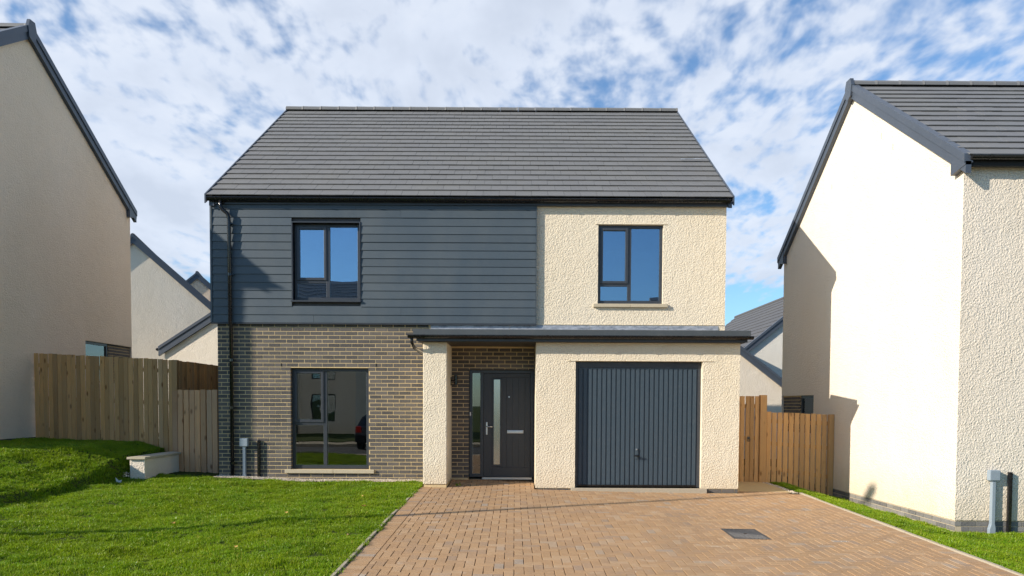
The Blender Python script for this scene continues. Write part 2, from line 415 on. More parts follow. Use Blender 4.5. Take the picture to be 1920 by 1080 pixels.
def gable_pts(y0, y1, ze, yr, zr): return [(y0, ze), (yr, zr), (y1, ze)]

def tile_mesh(m, wd, L=.42, th=.013):
    V = bv(-wd/2, wd/2, 0, L, -th, 0); return mesh('roof_tile', V, BF, m)
def tiled_slope(roof, x0, x1, ye, ze, yr, zr, m, wd=.30, gauge=.335, indiv=lambda k, x: False, detail=True, maxn=300):
    """tiles from the eave (ye,ze) to the ridge (yr,zr), laid broken-bonded"""
    s = Vector((0, yr-ye, zr-ze)); Ls = s.length; s.normalize(); nrm = Vector((1, 0, 0)).cross(s)
    if nrm.z < 0: nrm = -nrm
    th = .022; tl = math.asin(th/gauge); n = int(round((Ls-.12)/gauge)); g = (Ls-.12)/n
    me = tile_mesh(m, wd-.004); rest = MB(); cnt = 0
    base = [Vector(v.co) for v in me.vertices]
    for k in range(n):
        d = Vector((0, ye, ze))+s*(k*g)+nrm*(.048)
        S2 = (s*math.cos(tl)-nrm*math.sin(tl)); N2 = (nrm*math.cos(tl)+s*math.sin(tl))
        X = S2.cross(N2)
        x = x0-(wd/2 if k % 2 else 0)-random.uniform(0, .02)
        while x < x1-.01:
            a, b = max(x, x0), min(x+wd, x1)
            if b-a > .03:
                j = random.gauss(0, .0009); jt = random.gauss(0, .0013)
                mw = Matrix(((X.x, S2.x, N2.x, (a+b)/2), (X.y, S2.y, N2.y, d.y+N2.y*j), (X.z, S2.z, N2.z, d.z+N2.z*j), (0, 0, 0, 1)))
                mw = mw @ Matrix.Rotation(jt, 4, 'Y') @ Matrix.Rotation(random.gauss(0, .002), 4, 'Z') @ Matrix.Diagonal(((b-a)/wd, min(1, (Ls-k*g+.02)/.42), 1, 1))
                if indiv(k, (a+b)/2) and cnt < maxn: link('roof_tile', me, roof, None, mw); cnt += 1
                else: rest.add([mw @ v for v in base], BF)
            x += wd
    if rest.V: rest.build('tile_courses', m, roof, 'stuff')
def roof_deck(parent, x0, x1, ye0, ze0, yr, zr, ye1, ze1, m=DECK, th=.12):
    """solid roof: two slopes with a thickness, ridge along x"""
    pts = [(ye0, ze0), (yr, zr), (ye1, ze1), (ye1, ze1-th), (yr, zr-th*1.25), (ye0, ze0-th)]
    return MB().prism(pts, 'x', x0, x1).build('roof', m, parent)
def ridge_tiles(roof, x0, x1, yr, zr, m, L=.45, indiv=True):
    x = x0; k = 0
    while x < x1-.05:
        b = min(x+L, x1); seg = 6; V = []; F = []
        for e, (xx, rr) in enumerate(((x+.004, .118), (b-.05, .112), (b-.004, .124))):
            for i in range(seg+1):
                a = math.pi*(-.06+1.12*i/seg); V.append((xx, yr+rr*math.cos(a), zr-.02+rr*.8*math.sin(a)))
        for e in range(2):
            for i in range(seg): o = e*(seg+1); F.append((o+i, o+i+1, o+i+seg+2, o+i+seg+1))
        F.append(tuple(range(seg+1))[::-1]); F.append(tuple(range(2*(seg+1), 3*(seg+1))))
        MB().add(V, F).build('ridge_tile', m, roof)
        x += L
def verge(parent, x0, x1, pts, m, depth, up=.06, name='bargeboard'):
    """board following the roof edge; pts=(y,z) eave, apex, eave along the top of the tiles"""
    (ya, za), (yr, zr), (yb, zb) = pts
    for (y0, z0, y1, z1) in ((ya, za, yr, zr), (yb, zb, yr, zr)):
        MB().prism([(y0, z0-depth), (y1, z1-depth), (y1, z1-.055), (y0, z0-.055)], 'x', x0, x1).build(name, m, parent)
        MB().prism([(y0, z0-.075), (y1, z1-.075), (y1, z1+up), (y0, z0+up)], 'x', min(x0, x1)-.022, max(x0, x1)+.022).build('verge_cap', m, parent)
def half_gutter(parent, x0, x1, y, z, r=.056, step=.9, m=GUTTER, ends=True):
    """open half-round gutter along x, its back against y+r"""
    V = []; F = []; seg = 10
    for rr in (r, r-.006):
        for xx in (x0, x1):
            for i in range(seg+1):
                a = math.pi+math.pi*i/seg; V.append((xx, y+rr*math.cos(a), z+rr*math.sin(a)))
    n = seg+1
    for i in range(seg): F.append((i, i+1, n+i+1, n+i)); F.append((2*n+i, 3*n+i, 3*n+i+1, 2*n+i+1))
    F.append((0, n, 3*n, 2*n)); F.append((n-1, 3*n-1, 4*n-1, 2*n-1))
    F.append(tuple(range(0, n))); F.append(tuple(range(n, 2*n)))
    g = MB().add(V, F); g.tube([(x0, y-r, z), (x1, y-r, z)], .008, 6)
    o = g.build('gutter', m, parent)
    x = x0+.25
    while x < x1:
        b = MB()
        VV = []
        for rr in (r+.010, r+.001):
            for xx in (x, x+.03):
                for i in range(seg+1):
                    a = math.pi+math.pi*i/seg; VV.append((xx, y+rr*math.cos(a), z+.004+rr*math.sin(a)))
        FF = []
        for i in range(seg): FF += [(i, i+1, n+i+1, n+i), (i, 2*n+i, 2*n+i+1, i+1), (n+i, n+i+1, 3*n+i+1, 3*n+i)]
        b.add(VV, FF).build('bracket', m, o); x += step
    return o

def window(parent, u0, u1, z0, z1, d, mull, trans, glass, plane='y', out=-1, label=None, open_left=True):
    """casement window: opening sash top left, fixed light below it, tall fixed light beside. d is the outer frame face"""
    def bx(mb, a, b, dd0, dd1, c, e):
        lo, hi = sorted((d-out*dd0, d-out*dd1))
        mb.box(*((a, b, lo, hi, c, e) if plane == 'y' else (lo, hi, a, b, c, e)))
    f = .055; m = MB()
    bx(m, u0, u0+f, 0, .07, z0, z1); bx(m, u1-f, u1, 0, .07, z0, z1)
    bx(m, u0+f, u1-f, .001, .07, z1-f, z1); bx(m, u0+f, u1-f, .001, .07, z0, z0+f+.01)
    fr = m.build('window_frame', FRAME, parent, bevel=.004)
    if label: fr['label'] = label
    m = MB(); bx(m, mull-.035, mull+.035, .002, .068, z0+f+.01, z1-f); m.build('mullion', FRAME, fr, bevel=.004)
    m = MB(); bx(m, u0+f, mull-.035, .003, .067, trans-.03, trans+.03); m.build('transom', FRAME, fr, bevel=.004)
    a, b, c, e = u0+f, mull-.035, trans+.03, z1-f; s = .052
    m = MB(); bx(m, a-.01, a+s-.01, -.016, .05, c-.01, e+.01); bx(m, b-s+.01, b+.01, -.016, .05, c-.01, e+.01)
    bx(m, a+s-.01, b-s+.01, -.0155, .05, c-.01, c+s-.01); bx(m, a+s-.01, b-s+.01, -.0155, .05, e-s+.01, e+.01)
    m.build('sash', FRAME, fr, bevel=.005)
    for (pa, pb, pc, pd) in ((a+s-.01, b-s+.01, c+s-.01, e-s+.01), (u0+f, mull-.035, z0+f+.01, trans-.03), (mull+.035, u1-f, z0+f+.01, z1-f)):
        m = MB(); bx(m, pa-.004, pb+.004, .024, .030, pc-.004, pd+.004); m.build('pane', glass, fr)
        m = MB()
        bx(m, pa+.001, pa+.013, .0315, .045, pc, pd); bx(m, pb-.013, pb-.001, .0315, .045, pc, pd)
        bx(m, pa+.013, pb-.013, .0315, .045, pc+.001, pc+.012); bx(m, pa+.013, pb-.013, .0315, .045, pd-.012, pd-.001)
        m.build('glazing_bead', SPACER, fr)
    return fr
def room(parent, x0, x1, y0, y1, z0, z1, open_face='-y'):
    V = bv(x0, x1, y0, y1, z0, z1); skip = {'-y': 2, '+y': 4, '-x': 5, '+x': 3}[open_face]
    MB().add(V, [f for i, f in enumerate(BF) if i != skip]).build('interior', ROOM, parent)

# ------------------------------------------------------------------ ground
def sm(a): a = max(0.0, min(1.0, a)); return a*a*(3-2*a)
def zd(x, y): return .04-.016*(x+1.66)+.024*(min(y, 0)+1)
DX0, DX1 = -1.67, 5.13
def und(x, y):
    return .016*math.sin(1.9*x+1.3*math.sin(1.1*y))+.013*math.sin(2.7*y+1.7*math.sin(.9*x)+1)+.009*math.sin(5.1*x+3.3*y)+.007*math.sin(7.3*y-4.1*x+2)
def zleft(x, y):
    b = .03+.024*(min(y, -.2)+1)+.045*max(0, -4-x)
    b += und(x, y)*sm((DX0-.1-x)/.8)*sm((-.3-y)/.6)*1.2
    if x < -6.95:
        k = sm((y+2.0)/1.1)
        lip = (.15*(1-k)+.40*k)*sm((-6.93-x)/.17)
        b = min(b-.045*max(0, -6.95-x)+lip+.27*max(0, -7.15-x), .70+.03*sm((-9-x)))
    return b
def zright(x, y):
    e = zd(DX1, y)-.015; return e+(-.345-e)*sm((x-DX1-.05)/1.3)
def zg(x, y):
    if x < (DX0+DX1)/2: return zleft(x, y)
    return zright(x, y)
def grid(name, xs, ys, fn, m, parent=None, kind='structure', jit=0.0):
    V = [(x, y, fn(x, y)+random.gauss(0, jit)) for y in ys for x in xs]; nx = len(xs)
    F = [(j*nx+i, j*nx+i+1, (j+1)*nx+i+1, (j+1)*nx+i) for j in range(len(ys)-1) for i in range(nx-1)]
    o = link(name, mesh(name, V, F, m, True), parent, kind); return o
def lin(a, b, n): return [a+(b-a)*i/(n-1) for i in range(n)]
gr = MB(); gr.add([(-900, -900, -.75), (900, -900, -.75), (900, 1500, -.75), (-900, 1500, -.75)], [(0, 1, 2, 3)])
gr.build('ground', SOIL, None, 'structure')
YL = lin(-8.8, 0.0, 89)
lawn_l = grid('lawn_left', lin(-14, -10.3, 10)+lin(-10.1, -6.0, 80)+lin(-5.9, DX0-.03, 45), lin(-8.8, 2.4, 113), zleft, SOIL, jit=.006)
lawn_r = grid('lawn_right', lin(DX1+.055, 6.7, 28)+lin(6.9, 16, 15), lin(-8.8, 2.0, 90), zright, SOIL, jit=.005)
back = grid('rear_gardens', lin(-40, 40, 30), lin(1.2, 60, 30), lambda x, y: (-.45 if x > 4 else -.1) + 0*y, SOIL)
back.location.z = -.12

# grass blades
def tuft(seed, n, rad, h0, h1):
    rg = random.Random(seed); V = []; F = []
    for i in range(n):
        a = rg.uniform(0, 6.283); r = rad*math.sqrt(rg.random()); x, y = r*math.cos(a), r*math.sin(a)
        h = rg.uniform(h0, h1); wd = rg.uniform(.0022, .0042); yaw = rg.uniform(0, 6.283)
        lean = rg.uniform(.1, .95)*h; la = rg.uniform(0, 6.283); lx, ly = lean*math.cos(la), lean*math.sin(la)
        cx, cy = math.cos(yaw)*wd, math.sin(yaw)*wd; b = len(V)
        V += [(x-cx, y-cy, -.01), (x+cx, y+cy, -.01), (x+lx*.35+cx*.8, y+ly*.35+cy*.8, h*.55), (x+lx*.35-cx*.8, y+ly*.35-cy*.8, h*.55), (x+lx, y+ly, h*(1-.25*rg.random()))]
        F += [(b, b+1, b+2, b+3), (b+3, b+2, b+4)]
    return bpy.data.objects.new('grass_tuft', mesh('grass_tuft', V, F, GRASS))
TUFTS = [tuft(i, 22, .042, .018, .042) for i in range(5)]+[tuft(9, 16, .035, .03, .062)]
def add_grass(surface, name, density, label=None, seed=1, cut=None):
    ng = bpy.data.node_groups.new(name, 'GeometryNodeTree')
    ng.interface.new_socket('Geometry', in_out='INPUT', socket_type='NodeSocketGeometry'); ng.interface.new_socket('Geometry', in_out='OUTPUT', socket_type='NodeSocketGeometry')
    N = ng.nodes; Lk = ng.links
    gi = N.new('NodeGroupInput'); go = N.new('NodeGroupOutput')
    dp = N.new('GeometryNodeDistributePointsOnFaces'); dp.inputs['Density'].default_value = density; dp.inputs['Seed'].default_value = seed
    Lk.new(gi.outputs[0], dp.inputs['Mesh'])
    ps = N.new('GeometryNodeInputPosition'); nz = N.new('ShaderNodeTexNoise'); nz.inputs['Scale'].default_value = 2.3; nz.inputs['Detail'].default_value = 4
    Lk.new(ps.outputs[0], nz.inputs['Vector'])
    mr = N.new('ShaderNodeMapRange'); mr.inputs[1].default_value = .3; mr.inputs[2].default_value = .6; mr.inputs[3].default_value = .45*density; mr.inputs[4].default_value = 1.15*density
    Lk.new(nz.outputs[0], mr.inputs[0]); Lk.new(mr.outputs[0], dp.inputs['Density'])
    jo = N.new('GeometryNodeJoinGeometry')
    for tf in TUFTS:
        oi = N.new('GeometryNodeObjectInfo'); oi.inputs['Object'].default_value = tf; oi.inputs['As Instance'].default_value = True
        Lk.new(oi.outputs['Geometry'], jo.inputs[0])
    ip = N.new('GeometryNodeInstanceOnPoints'); ip.inputs['Pick Instance'].default_value = True
    Lk.new(dp.outputs['Points'], ip.inputs['Points']); Lk.new(jo.outputs[0], ip.inputs['Instance'])
    rr = N.new('FunctionNodeRandomValue'); rr.data_type = 'FLOAT_VECTOR'; rr.inputs[0].default_value = (-.12, -.12, 0); rr.inputs[1].default_value = (.12, .12, 6.283)
    Lk.new(rr.outputs[0], ip.inputs['Rotation'])
    nz2 = N.new('ShaderNodeTexNoise'); nz2.inputs['Scale'].default_value = 3.1; nz2.inputs['Detail'].default_value = 5; Lk.new(ps.outputs[0], nz2.inputs['Vector'])
    m2 = N.new('ShaderNodeMapRange'); m2.inputs[1].default_value = .3; m2.inputs[2].default_value = .7; m2.inputs[3].default_value = .35; m2.inputs[4].default_value = 1.65
    Lk.new(nz2.outputs[0], m2.inputs[0]); Lk.new(m2.outputs[0], ip.inputs['Scale'])
    Lk.new(ip.outputs[0], go.inputs[0])
    o = link(name, surface, None, 'stuff'); md = o.modifiers.new('grass', 'NODES'); md.node_group = ng
    o['label'] = label; o['category'] = 'grass'
    return o
def patch(xs, ys, fn):
    V = [(x, y, fn(x, y)) for y in ys for x in xs]; nx = len(xs)
    return mesh('turf_patch', V, [(j*nx+i, j*nx+i+1, (j+1)*nx+i+1, (j+1)*nx+i) for j in range(len(ys)-1) for i in range(nx-1)], GRASS)
pm = patch(lin(-10.4, -6.8, 70)+lin(-6.7, DX0-.015, 50), lin(-7.6, -.33, 70), zleft)
# raise grass only where there is lawn: keep off the left house and gravel strip
GD = 850
add_grass(pm, 'lawn_grass', GD, 'bright green grass of the front lawn left of the block drive', 1)
add_grass(patch(lin(-10.15, -6.9, 50), lin(-.33, 1.6, 20), lambda x, y: zleft(x, y) if y < 1.55-.24*(x+10.2)-.1 else zleft(x, y)), 'bank_grass', GD*.8, 'shaded grass at the top of the bank below the tall timber fence', 2)
add_grass(patch(lin(DX1+.08, 6.45, 14), lin(-7.6, 1.0, 60), zright), 'verge_grass', GD, 'narrow green grass strip between the drive and the right-hand house', 3)
add_grass(patch(lin(6.45, 9.5, 22), lin(-7.6, -3.2, 30), zright), 'front_grass', GD, 'green grass in front of the right-hand house wall', 4)

# ------------------------------------------------------------------ driveway
drive = grid('driveway', [DX0, DX1], [-9.6, -.62], lambda x, y: zd(x, y)-.012, JOINT)
porch_base = MB().add([(-1.2, -.70, zd(-1.2, -.7)-.012), (.37, -.70, zd(.37, -.7)-.012), (.37, .1, .065), (-1.2, .1, .07)], [(0, 1, 2, 3)])
MAN = (2.715, 3.175, -4.83, -4.20)
def pavers():
    U = .1; rects = []
    for i in range(int((DX0-.5)/U), int((DX1+.5)/U)):
        for j in range(-100, 3):
            c = (i-j) % 4
            if c == 0: r = (i*U, (i+2)*U, j*U, (j+1)*U)
            elif c == 3: r = (i*U, (i+1)*U, j*U, (j+2)*U)
            else: continue
            rects.append(r)
    out = []
    for (a, b, c, d) in rects:
        for reg in ((DX0+.205, DX1-.205, -9.6, -.955), (3.98, DX1-.205, -.955, -.66), (-1.195, .36, -.955, .09)):
            x0, x1, y0, y1 = max(a, reg[0]), min(b, reg[1]), max(c, reg[2]), min(d, reg[3])
            if x1-x0 > .015 and y1-y0 > .015:
                out += subtract([(x0, x1, y0, y1)], MAN)
    for e, sgn in ((DX0+.004, 1), (DX1-.204, 1)):
        y = -9.6
        while y < -1.0: out.append((e, e+.2, y, y+.1)); y += .1
    return [r for r in out if r[1]-r[0] > .012 and r[3]-r[2] > .012]
def paver_z(x, y):
    z = zd(x, y)
    return z if y < -.9 or x > 1 else z+.02*sm((y+.9)/.8)
PR = pavers()
def camd(r):
    x, y = (r[0]+r[1])/2, (r[2]+r[3])/2
    D = y+13.5; u = 965+1330*x/D; v = 757+1330*(1.52-zd(x, y))/D
    vis = -10 < u < 1930 and v < 1092
    return (0 if vis else 1, D)
PR.sort(key=camd)
drest = MB()
rotd = Matrix.Rotation(math.atan(.024), 4, 'X') @ Matrix.Rotation(math.atan(.016), 4, 'Y')
for i, (a, b, c, d) in enumerate(PR):
    x, y = (a+b)/2, (c+d)/2; g = .0034
    z = paver_z(x, y)+random.gauss(0, .0009)
    mw = Matrix.Translation((x+random.gauss(0, .0008), y+random.gauss(0, .0008), z)) @ rotd @ Matrix.Rotation(random.gauss(0, .006), 4, 'Z') @ Matrix.Rotation(random.gauss(0, .004), 4, 'X') @ Matrix.Rotation(random.gauss(0, .004), 4, 'Y')
    hx, hy = (b-a)/2-g, (d-c)/2-g; cb = .003
    if min(hx, hy) < .004: continue
    V = [(sx*hx, sy*hy, -.05) for sx, sy in ((-1, -1), (1, -1), (1, 1), (-1, 1))]+[(sx*hx, sy*hy, -cb) for sx, sy in ((-1, -1), (1, -1), (1, 1), (-1, 1))]+[(sx*(hx-cb), sy*(hy-cb), 0) for sx, sy in ((-1, -1), (1, -1), (1, 1), (-1, 1))]
    F = [(0, 1, 5, 4), (1, 2, 6, 5), (2, 3, 7, 6), (3, 0, 4, 7), (4, 5, 9, 8), (5, 6, 10, 9), (6, 7, 11, 10), (7, 4, 8, 11), (8, 9, 10, 11)]
    if i < 300:
        key = ('pv', round(hx, 3), round(hy, 3))
        if key not in UNIT: UNIT[key] = mesh('block_paver', V, F, PAVER)
        link('block_paver', UNIT[key], drive, None, mw)
    else: drest.add([mw @ Vector(v) for v in V], F)
me = mesh('block_paving', drest.V, drest.F, PAVER); link('block_paving', me, drive, 'stuff')
pb = porch_base.build('porch_bed', JOINT, drive)

# concrete edgings, each length a kerb piece
def edging(name, x, y0, y1, step, wd, fn, label):
    root = thing(name, (x, y0, fn(x, y0)), label, 'kerb'); y = y0
    while y < y1-.05:
        b = min(y+step, y1); za, zb = fn(x, y), fn(x, b)
        V = [(x, y+.003, za-.12), (x+wd, y+.003, za-.12), (x+wd, b-.003, zb-.12), (x, b-.003, zb-.12), (x+.004, y+.003, za+.012), (x+wd-.004, y+.003, za+.012), (x+wd-.004, b-.003, zb+.012), (x+.004, b-.003, zb+.012)]
        j = random.gauss(0, .003); MB().add([(p[0]+random.gauss(0, .001), p[1], p[2]+j) for p in V], BF).build('edging_stone', CONCRETE, root); y += step
    return root
edging('edging_kerb', DX0-.045, -8.8, -.97, .915, .04, lambda x, y: zd(x, y)-.014*sm((y+4.2)/1.2), 'pale concrete edging between the lawn and the brown block drive')
edging('edging_kerb', DX1+.003, -8.8, -.75, .915, .05, zd, 'pale concrete edging between the block drive and the narrow grass strip by the right house')
# manhole cover
mh = thing('manhole_cover', (2.945, -4.515, zd(2.945, -4.5)), 'rectangular grey chequered metal inspection cover set in the drive', 'manhole cover')
def on_drive(mb, x0, x1, y0, y1, h0, h1):
    V = [(x, y, zd(x, y)+h) for h in (h0, h1) for x, y in ((x0, y0), (x1, y0), (x1, y1), (x0, y1))]; return mb.add(V, BF)
a, b, c, d = MAN
m = MB(); on_drive(m, a+.003, a+.02, c+.003, d-.003, -.05, .001); on_drive(m, b-.02, b-.003, c+.003, d-.003, -.05, .001); on_drive(m, a+.02, b-.02, c+.003, c+.02, -.05, .0012); on_drive(m, a+.02, b-.02, d-.02, d-.003, -.05, .0012)
m.build('rim', IRON, mh)
m = MB(); on_drive(m, a+.023, b-.023, c+.023, d-.023, -.05, -.002); m.build('lid', IRON, mh)
m = MB()
for i in range(17):
    for j in range(24):
        x = a+.04+i*.0235; y = c+.04+j*.0235; k = 1 if (i+j) % 2 else -1
        z = zd(x, y)-.0025; dx, dy = .008, .008*k
        m.add([(x-dx-.002*k, y-dy+.002, z), (x-dx+.002*k, y-dy-.002, z), (x+dx+.002*k, y+dy-.002, z), (x+dx-.002*k, y+dy+.002, z), (x-dx*.8, y-dy*.8, z+.004), (x+dx*.8, y+dy*.8, z+.004)], [(0, 1, 4), (1, 2, 5, 4), (2, 3, 5), (3, 0, 4, 5)])
m.build('tread_studs', IRON, mh, 'stuff')
m = MB(); on_drive(m, (a+b)/2-.02, (a+b)/2+.02, (c+d)/2-.008, (c+d)/2+.008, -.002, .003); m.build('key_hole', GUTTER, mh)
# side path
for k, (y0, y1) in enumerate(((-.655, .25), (.26, 1.6), (1.61, 3.2), (3.21, 5), (5.01, 8))):
    V = [(3.985, y0, zd(4, y0)-.10), (5.02, y0, zd(5, y0)-.10), (5.02, y1, zd(5, y1)-.10), (3.985, y1, zd(4, y1)-.1), (3.985, y0, zd(4, y0)), (5.02, y0, zd(5, y0)), (5.02, y1, zd(5, y1)), (3.985, y1, zd(4, y1))]
    if k == 0: path = MB().add(V, BF).build('side_path', PATH, None, 'structure')
    else: MB().add(V, BF).build('paving_slab', PATH, path)
def gravel(name, x0, x1, y0, y1, fn, n, label, r0=.006, r1=.013):
    mb = MB()
    for _ in range(n):
        x, y = random.uniform(x0, x1), random.uniform(y0, y1); r = random.uniform(r0, r1); z = fn(x, y)+random.uniform(-.2, .6)*r
        P = [(x+r*random.uniform(.6, 1.2)*dx, y+r*random.uniform(.6, 1.2)*dy, z+r*random.uniform(.5, .9)*dz) for dx, dy, dz in ((1, 0, 0), (0, 1, 0), (-1, 0, 0), (0, -1, 0), (0, 0, 1), (0, 0, -1))]
        mb.add(P, [(0, 1, 4), (1, 2, 4), (2, 3, 4), (3, 0, 4), (1, 0, 5), (2, 1, 5), (3, 2, 5), (0, 3, 5)])
    o = mb.build(name, GRAVEL, None, 'stuff'); o['label'] = label; o['category'] = 'gravel'
gravel('wall_gravel', -5.6, -1.65, -.37, .0, lambda x, y: zleft(x, y)+.02, 9000, 'strip of small beige stones along the foot of the brick wall')
gravel('path_gravel', 5.03, 5.13, -.75, .86, lambda x, y: zd(x, y)-.01, 900, 'thin line of dark stones between the buff side path and the right fence', .008, .016)

# ------------------------------------------------------------------ main house
H = thing('detached_house', (-.83, 0, 0), 'two-storey house with grey brick, dark blue-grey cladding and an integral garage', 'house')
W1 = (-4.262, -2.782, .262, 2.184); W2 = (-4.19, -2.935, 3.455, 4.905); W3 = (1.56, 2.787, 3.425, 4.909); DR = (-.872, .366, .10, 2.172)
g = .006
lw = slab(-5.632, .366, -.3, 3.03, [(W1[0]-g, W1[1]+g, W1[2]-g, W1[3]+g), (DR[0]-g, .5, -.4, DR[3]+g)], .0035, .28).build('brick_wall', MORTAR, H); weld(lw)
R = courses(-5.64, -1.622, -.045, 3.025, [W1], .06, -.04)+courses(-1.198, .364, .08, 2.598, [(DR[0], .6, 0, DR[3])], .1, -.04)
bricks(R, 'y', 0, -1, lw, 300)
sw = slab(.28, 9.0, -.3, 3.03, [], -5.633, -5.4, 'x').build('side_brick_wall', MORTAR, H); weld(sw)
bricks(courses(.092, 9.0, -.045, 3.03, [], .02, -.04), 'x', -5.64, -1, sw, 0)
# the little plinth of bricks that shows below the render at the garage piers
for (x0, x1) in ((.41, 1.03), (3.352, 3.965)):
    pl = MB().box(x0+.004, x1-.004, -.939, -.72, -.3, .036).build('plinth', MORTAR, H)
    bricks(courses(x0, x1, -.10, .032, [], .1, -.115), 'y', -.946, -1, pl, 20, depth=.18)
pl = MB().box(3.75, 3.960, -.72, -.02, -.3, .036).build('plinth', MORTAR, H)
bricks(courses(-.76, -.05, -.10, .032, [], .1, -.115), 'x', 3.966, 1, pl, 20)
pl = MB().box(-1.61, -1.21, -.935, -.02, -.3, .08).build('plinth', MORTAR, H)
# upper walls
ub = slab(-5.64, .387, 3.03, 5.30, [(W2[0]-.0, W2[1], W2[2], W2[3])], .0, .25).build('upper_wall', SOFFIT, H); weld(ub)
ur = slab(.389, 3.972, 2.9, 5.30, [W3], .0, .25).build('render_wall', RENDER_CREAM, H); weld(ur)
sides = MB().prism([(.25, 2.9), (9.15, 2.9), (9.15, 5.25), (4.7, 8.6), (.25, 5.25)], 'x', 3.70, 3.970).build('gable_wall', RENDER_PALE, H)
MB().prism([(.25, 3.03), (9.15, 3.03), (9.15, 5.25), (4.7, 8.6), (.25, 5.25)], 'x', -5.638, -5.4).build('gable_wall', RENDER_PALE, H)
MB().box(-5.4, 3.70, 9.0, 9.15, -.3, 5.25).build('rear_wall', RENDER_PALE, H)
MB().box(3.72, 3.968, -.0, 9.15, -.3, 2.9).build('side_wall', RENDER_PALE, H)
MB().box(-5.39, 3.69, .30, 9.0, 2.72, 2.86).build('floor_slab', ROOM, H)
# garage box
gw = slab(.372, 3.972, .035, 2.605, [(1.072, 3.312, -1, 2.282)], -.95, -.70).build('garage_wall', RENDER_CREAM, H); weld(gw)
MB().box(.374, .60, -.70, -.003, .035, 2.604).build('garage_side_wall', RENDER_CREAM, H)
MB().box(3.73, 3.970, -.70, -.003, .035, 2.604).build('garage_side_wall', RENDER_CREAM, H)
pier = MB().box(-1.622, -1.202, -.95, -.003, .088, 2.604).build('porch_pier', RENDER_CREAM, H, bevel=.012)
MB().box(1.0, 3.40, -1.03, -.952, -.10, .040).build('garage_threshold', CONCRETE, H, bevel=.006)
MB().box(1.02, 1.068, -.96, -.945, 2.284, 2.290).build('drip_bead', RENDER_CREAM, H)
def bead(x0, x1, y, z): MB().prism([(y, z), (y-.012, z-.004), (y-.012, z-.008), (y, z-.008)], 'x', x0, x1).build('drip_bead', RENDER_CREAM, H)
bead(.93, 3.50, -.952, 2.294); bead(1.50, 2.86, -.002, 4.922); bead(.389, 3.972, -.002, 3.035)
# cladding: lapped boards, each one a piece
cl = MB().box(-5.70, .385, -.035, -.001, 3.06, 3.075).build('cladding', CLAD, H)
g0 = .1515; z = 3.035; r = 0
while z < 5.19:
    zt = min(z+g0+.012, 5.235)
    segs = [(-5.705, .383)]
    if z+g0 > W2[2]-.03 and z < W2[3]+.0:
        if z < W2[2]-.035 or z+g0 > W2[3]+.1: pass
        segs = [(-5.705, W2[0]-.022), (W2[1]+.022, .383)]
    cut = []
    for (a, b) in segs:
        if b-a > 3.7:
            j = a+(1.9, 3.55, 2.7)[r % 3]; cut += [(a, j-.0015), (j+.0015, b)]
        else: cut.append((a, b))
    for (a, b) in cut:
        rects = subtract([(a, b, z, zt)], (W2[0]-.02, W2[1]+.02, W2[2]-.03, W2[3]+.02)) if segs[0][1] > 0 else [(a, b, z, zt)]
        for (p0, p1, q0, q1) in rects:
            e = random.gauss(0, .0008)
            yb = -.062+.013*(q0-z)/g0; yt = -.062+.013*(q1-z)/g0
            MB().prism([(yb+e, q0), (yt+e, q1), (-.030, q1), (-.030, q0)], 'x', p0, p1).build('board', CLAD, cl)
    z += g0; r += 1
MB().box(-5.74, -5.707, -.070, .25, 3.035, 5.235).build('corner_trim', CLAD, H)
MB().box(.386, .40, -.068, -.003, 3.035, 5.235).build('corner_trim', CLAD, H)
MB().box(-5.74, .40, -.060, -.004, 3.008, 3.030).build('base_trim', FRAME, H)
m = MB(); t_ = .02
m.box(W2[0]-t_, W2[0], -.072, .10, W2[2]-t_, W2[3]+t_); m.box(W2[1], W2[1]+t_, -.072, .10, W2[2]-t_, W2[3]+t_)
m.box(W2[0], W2[1], -.0715, .10, W2[3], W2[3]+t_); m.box(W2[0]-.03, W2[1]+.03, -.095, .10, W2[2]-.032, W2[2]-.002)
m.build('window_trim', FRAME, H)
window(H, W1[0]+.002, W1[1]-.002, W1[2]+.002, W1[3]-.002, .085, -3.628, 1.13, GLASS_LOW)
window(H, W2[0]+.002, W2[1]-.002, W2[2]+.002, W2[3]-.002, .045, -3.55, 3.825, GLASS)
window(H, W3[0]+.002, W3[1]-.002, W3[2]+.002, W3[3]-.002, .055, 2.16, 3.79, GLASS)
MB().box(W1[0]-.11, -3.45, -.045, .10, .185, .255).build('sill', STONE, H, bevel=.006)
MB().box(-3.446, W1[1]+.11, -.045, .10, .185, .255).build('sill', STONE, H, bevel=.006)
MB().box(W3[0]-.09, 2.17, -.055, .06, 3.355, 3.42).build('sill', STONE, H, bevel=.006)
MB().box(2.174, W3[1]+.09, -.055, .06, 3.355, 3.42).build('sill', STONE, H, bevel=.006)
for (x, z) in ((-4.44, 2.215), (-2.64, 2.215)): MB().box(x, x+.012, -.006, .02, z, z+.06).build('weep_vent', GUTTER, H)
room(H, -5.35, -1.95, .285, 4.2, .05, 2.6); room(H, -5.35, -.1, .26, 3.6, 2.95, 5.15); room(H, .5, 3.65, .26, 3.6, 2.95, 5.15); room(H, -1.1, .5, .285, 3.0, .08, 2.5)
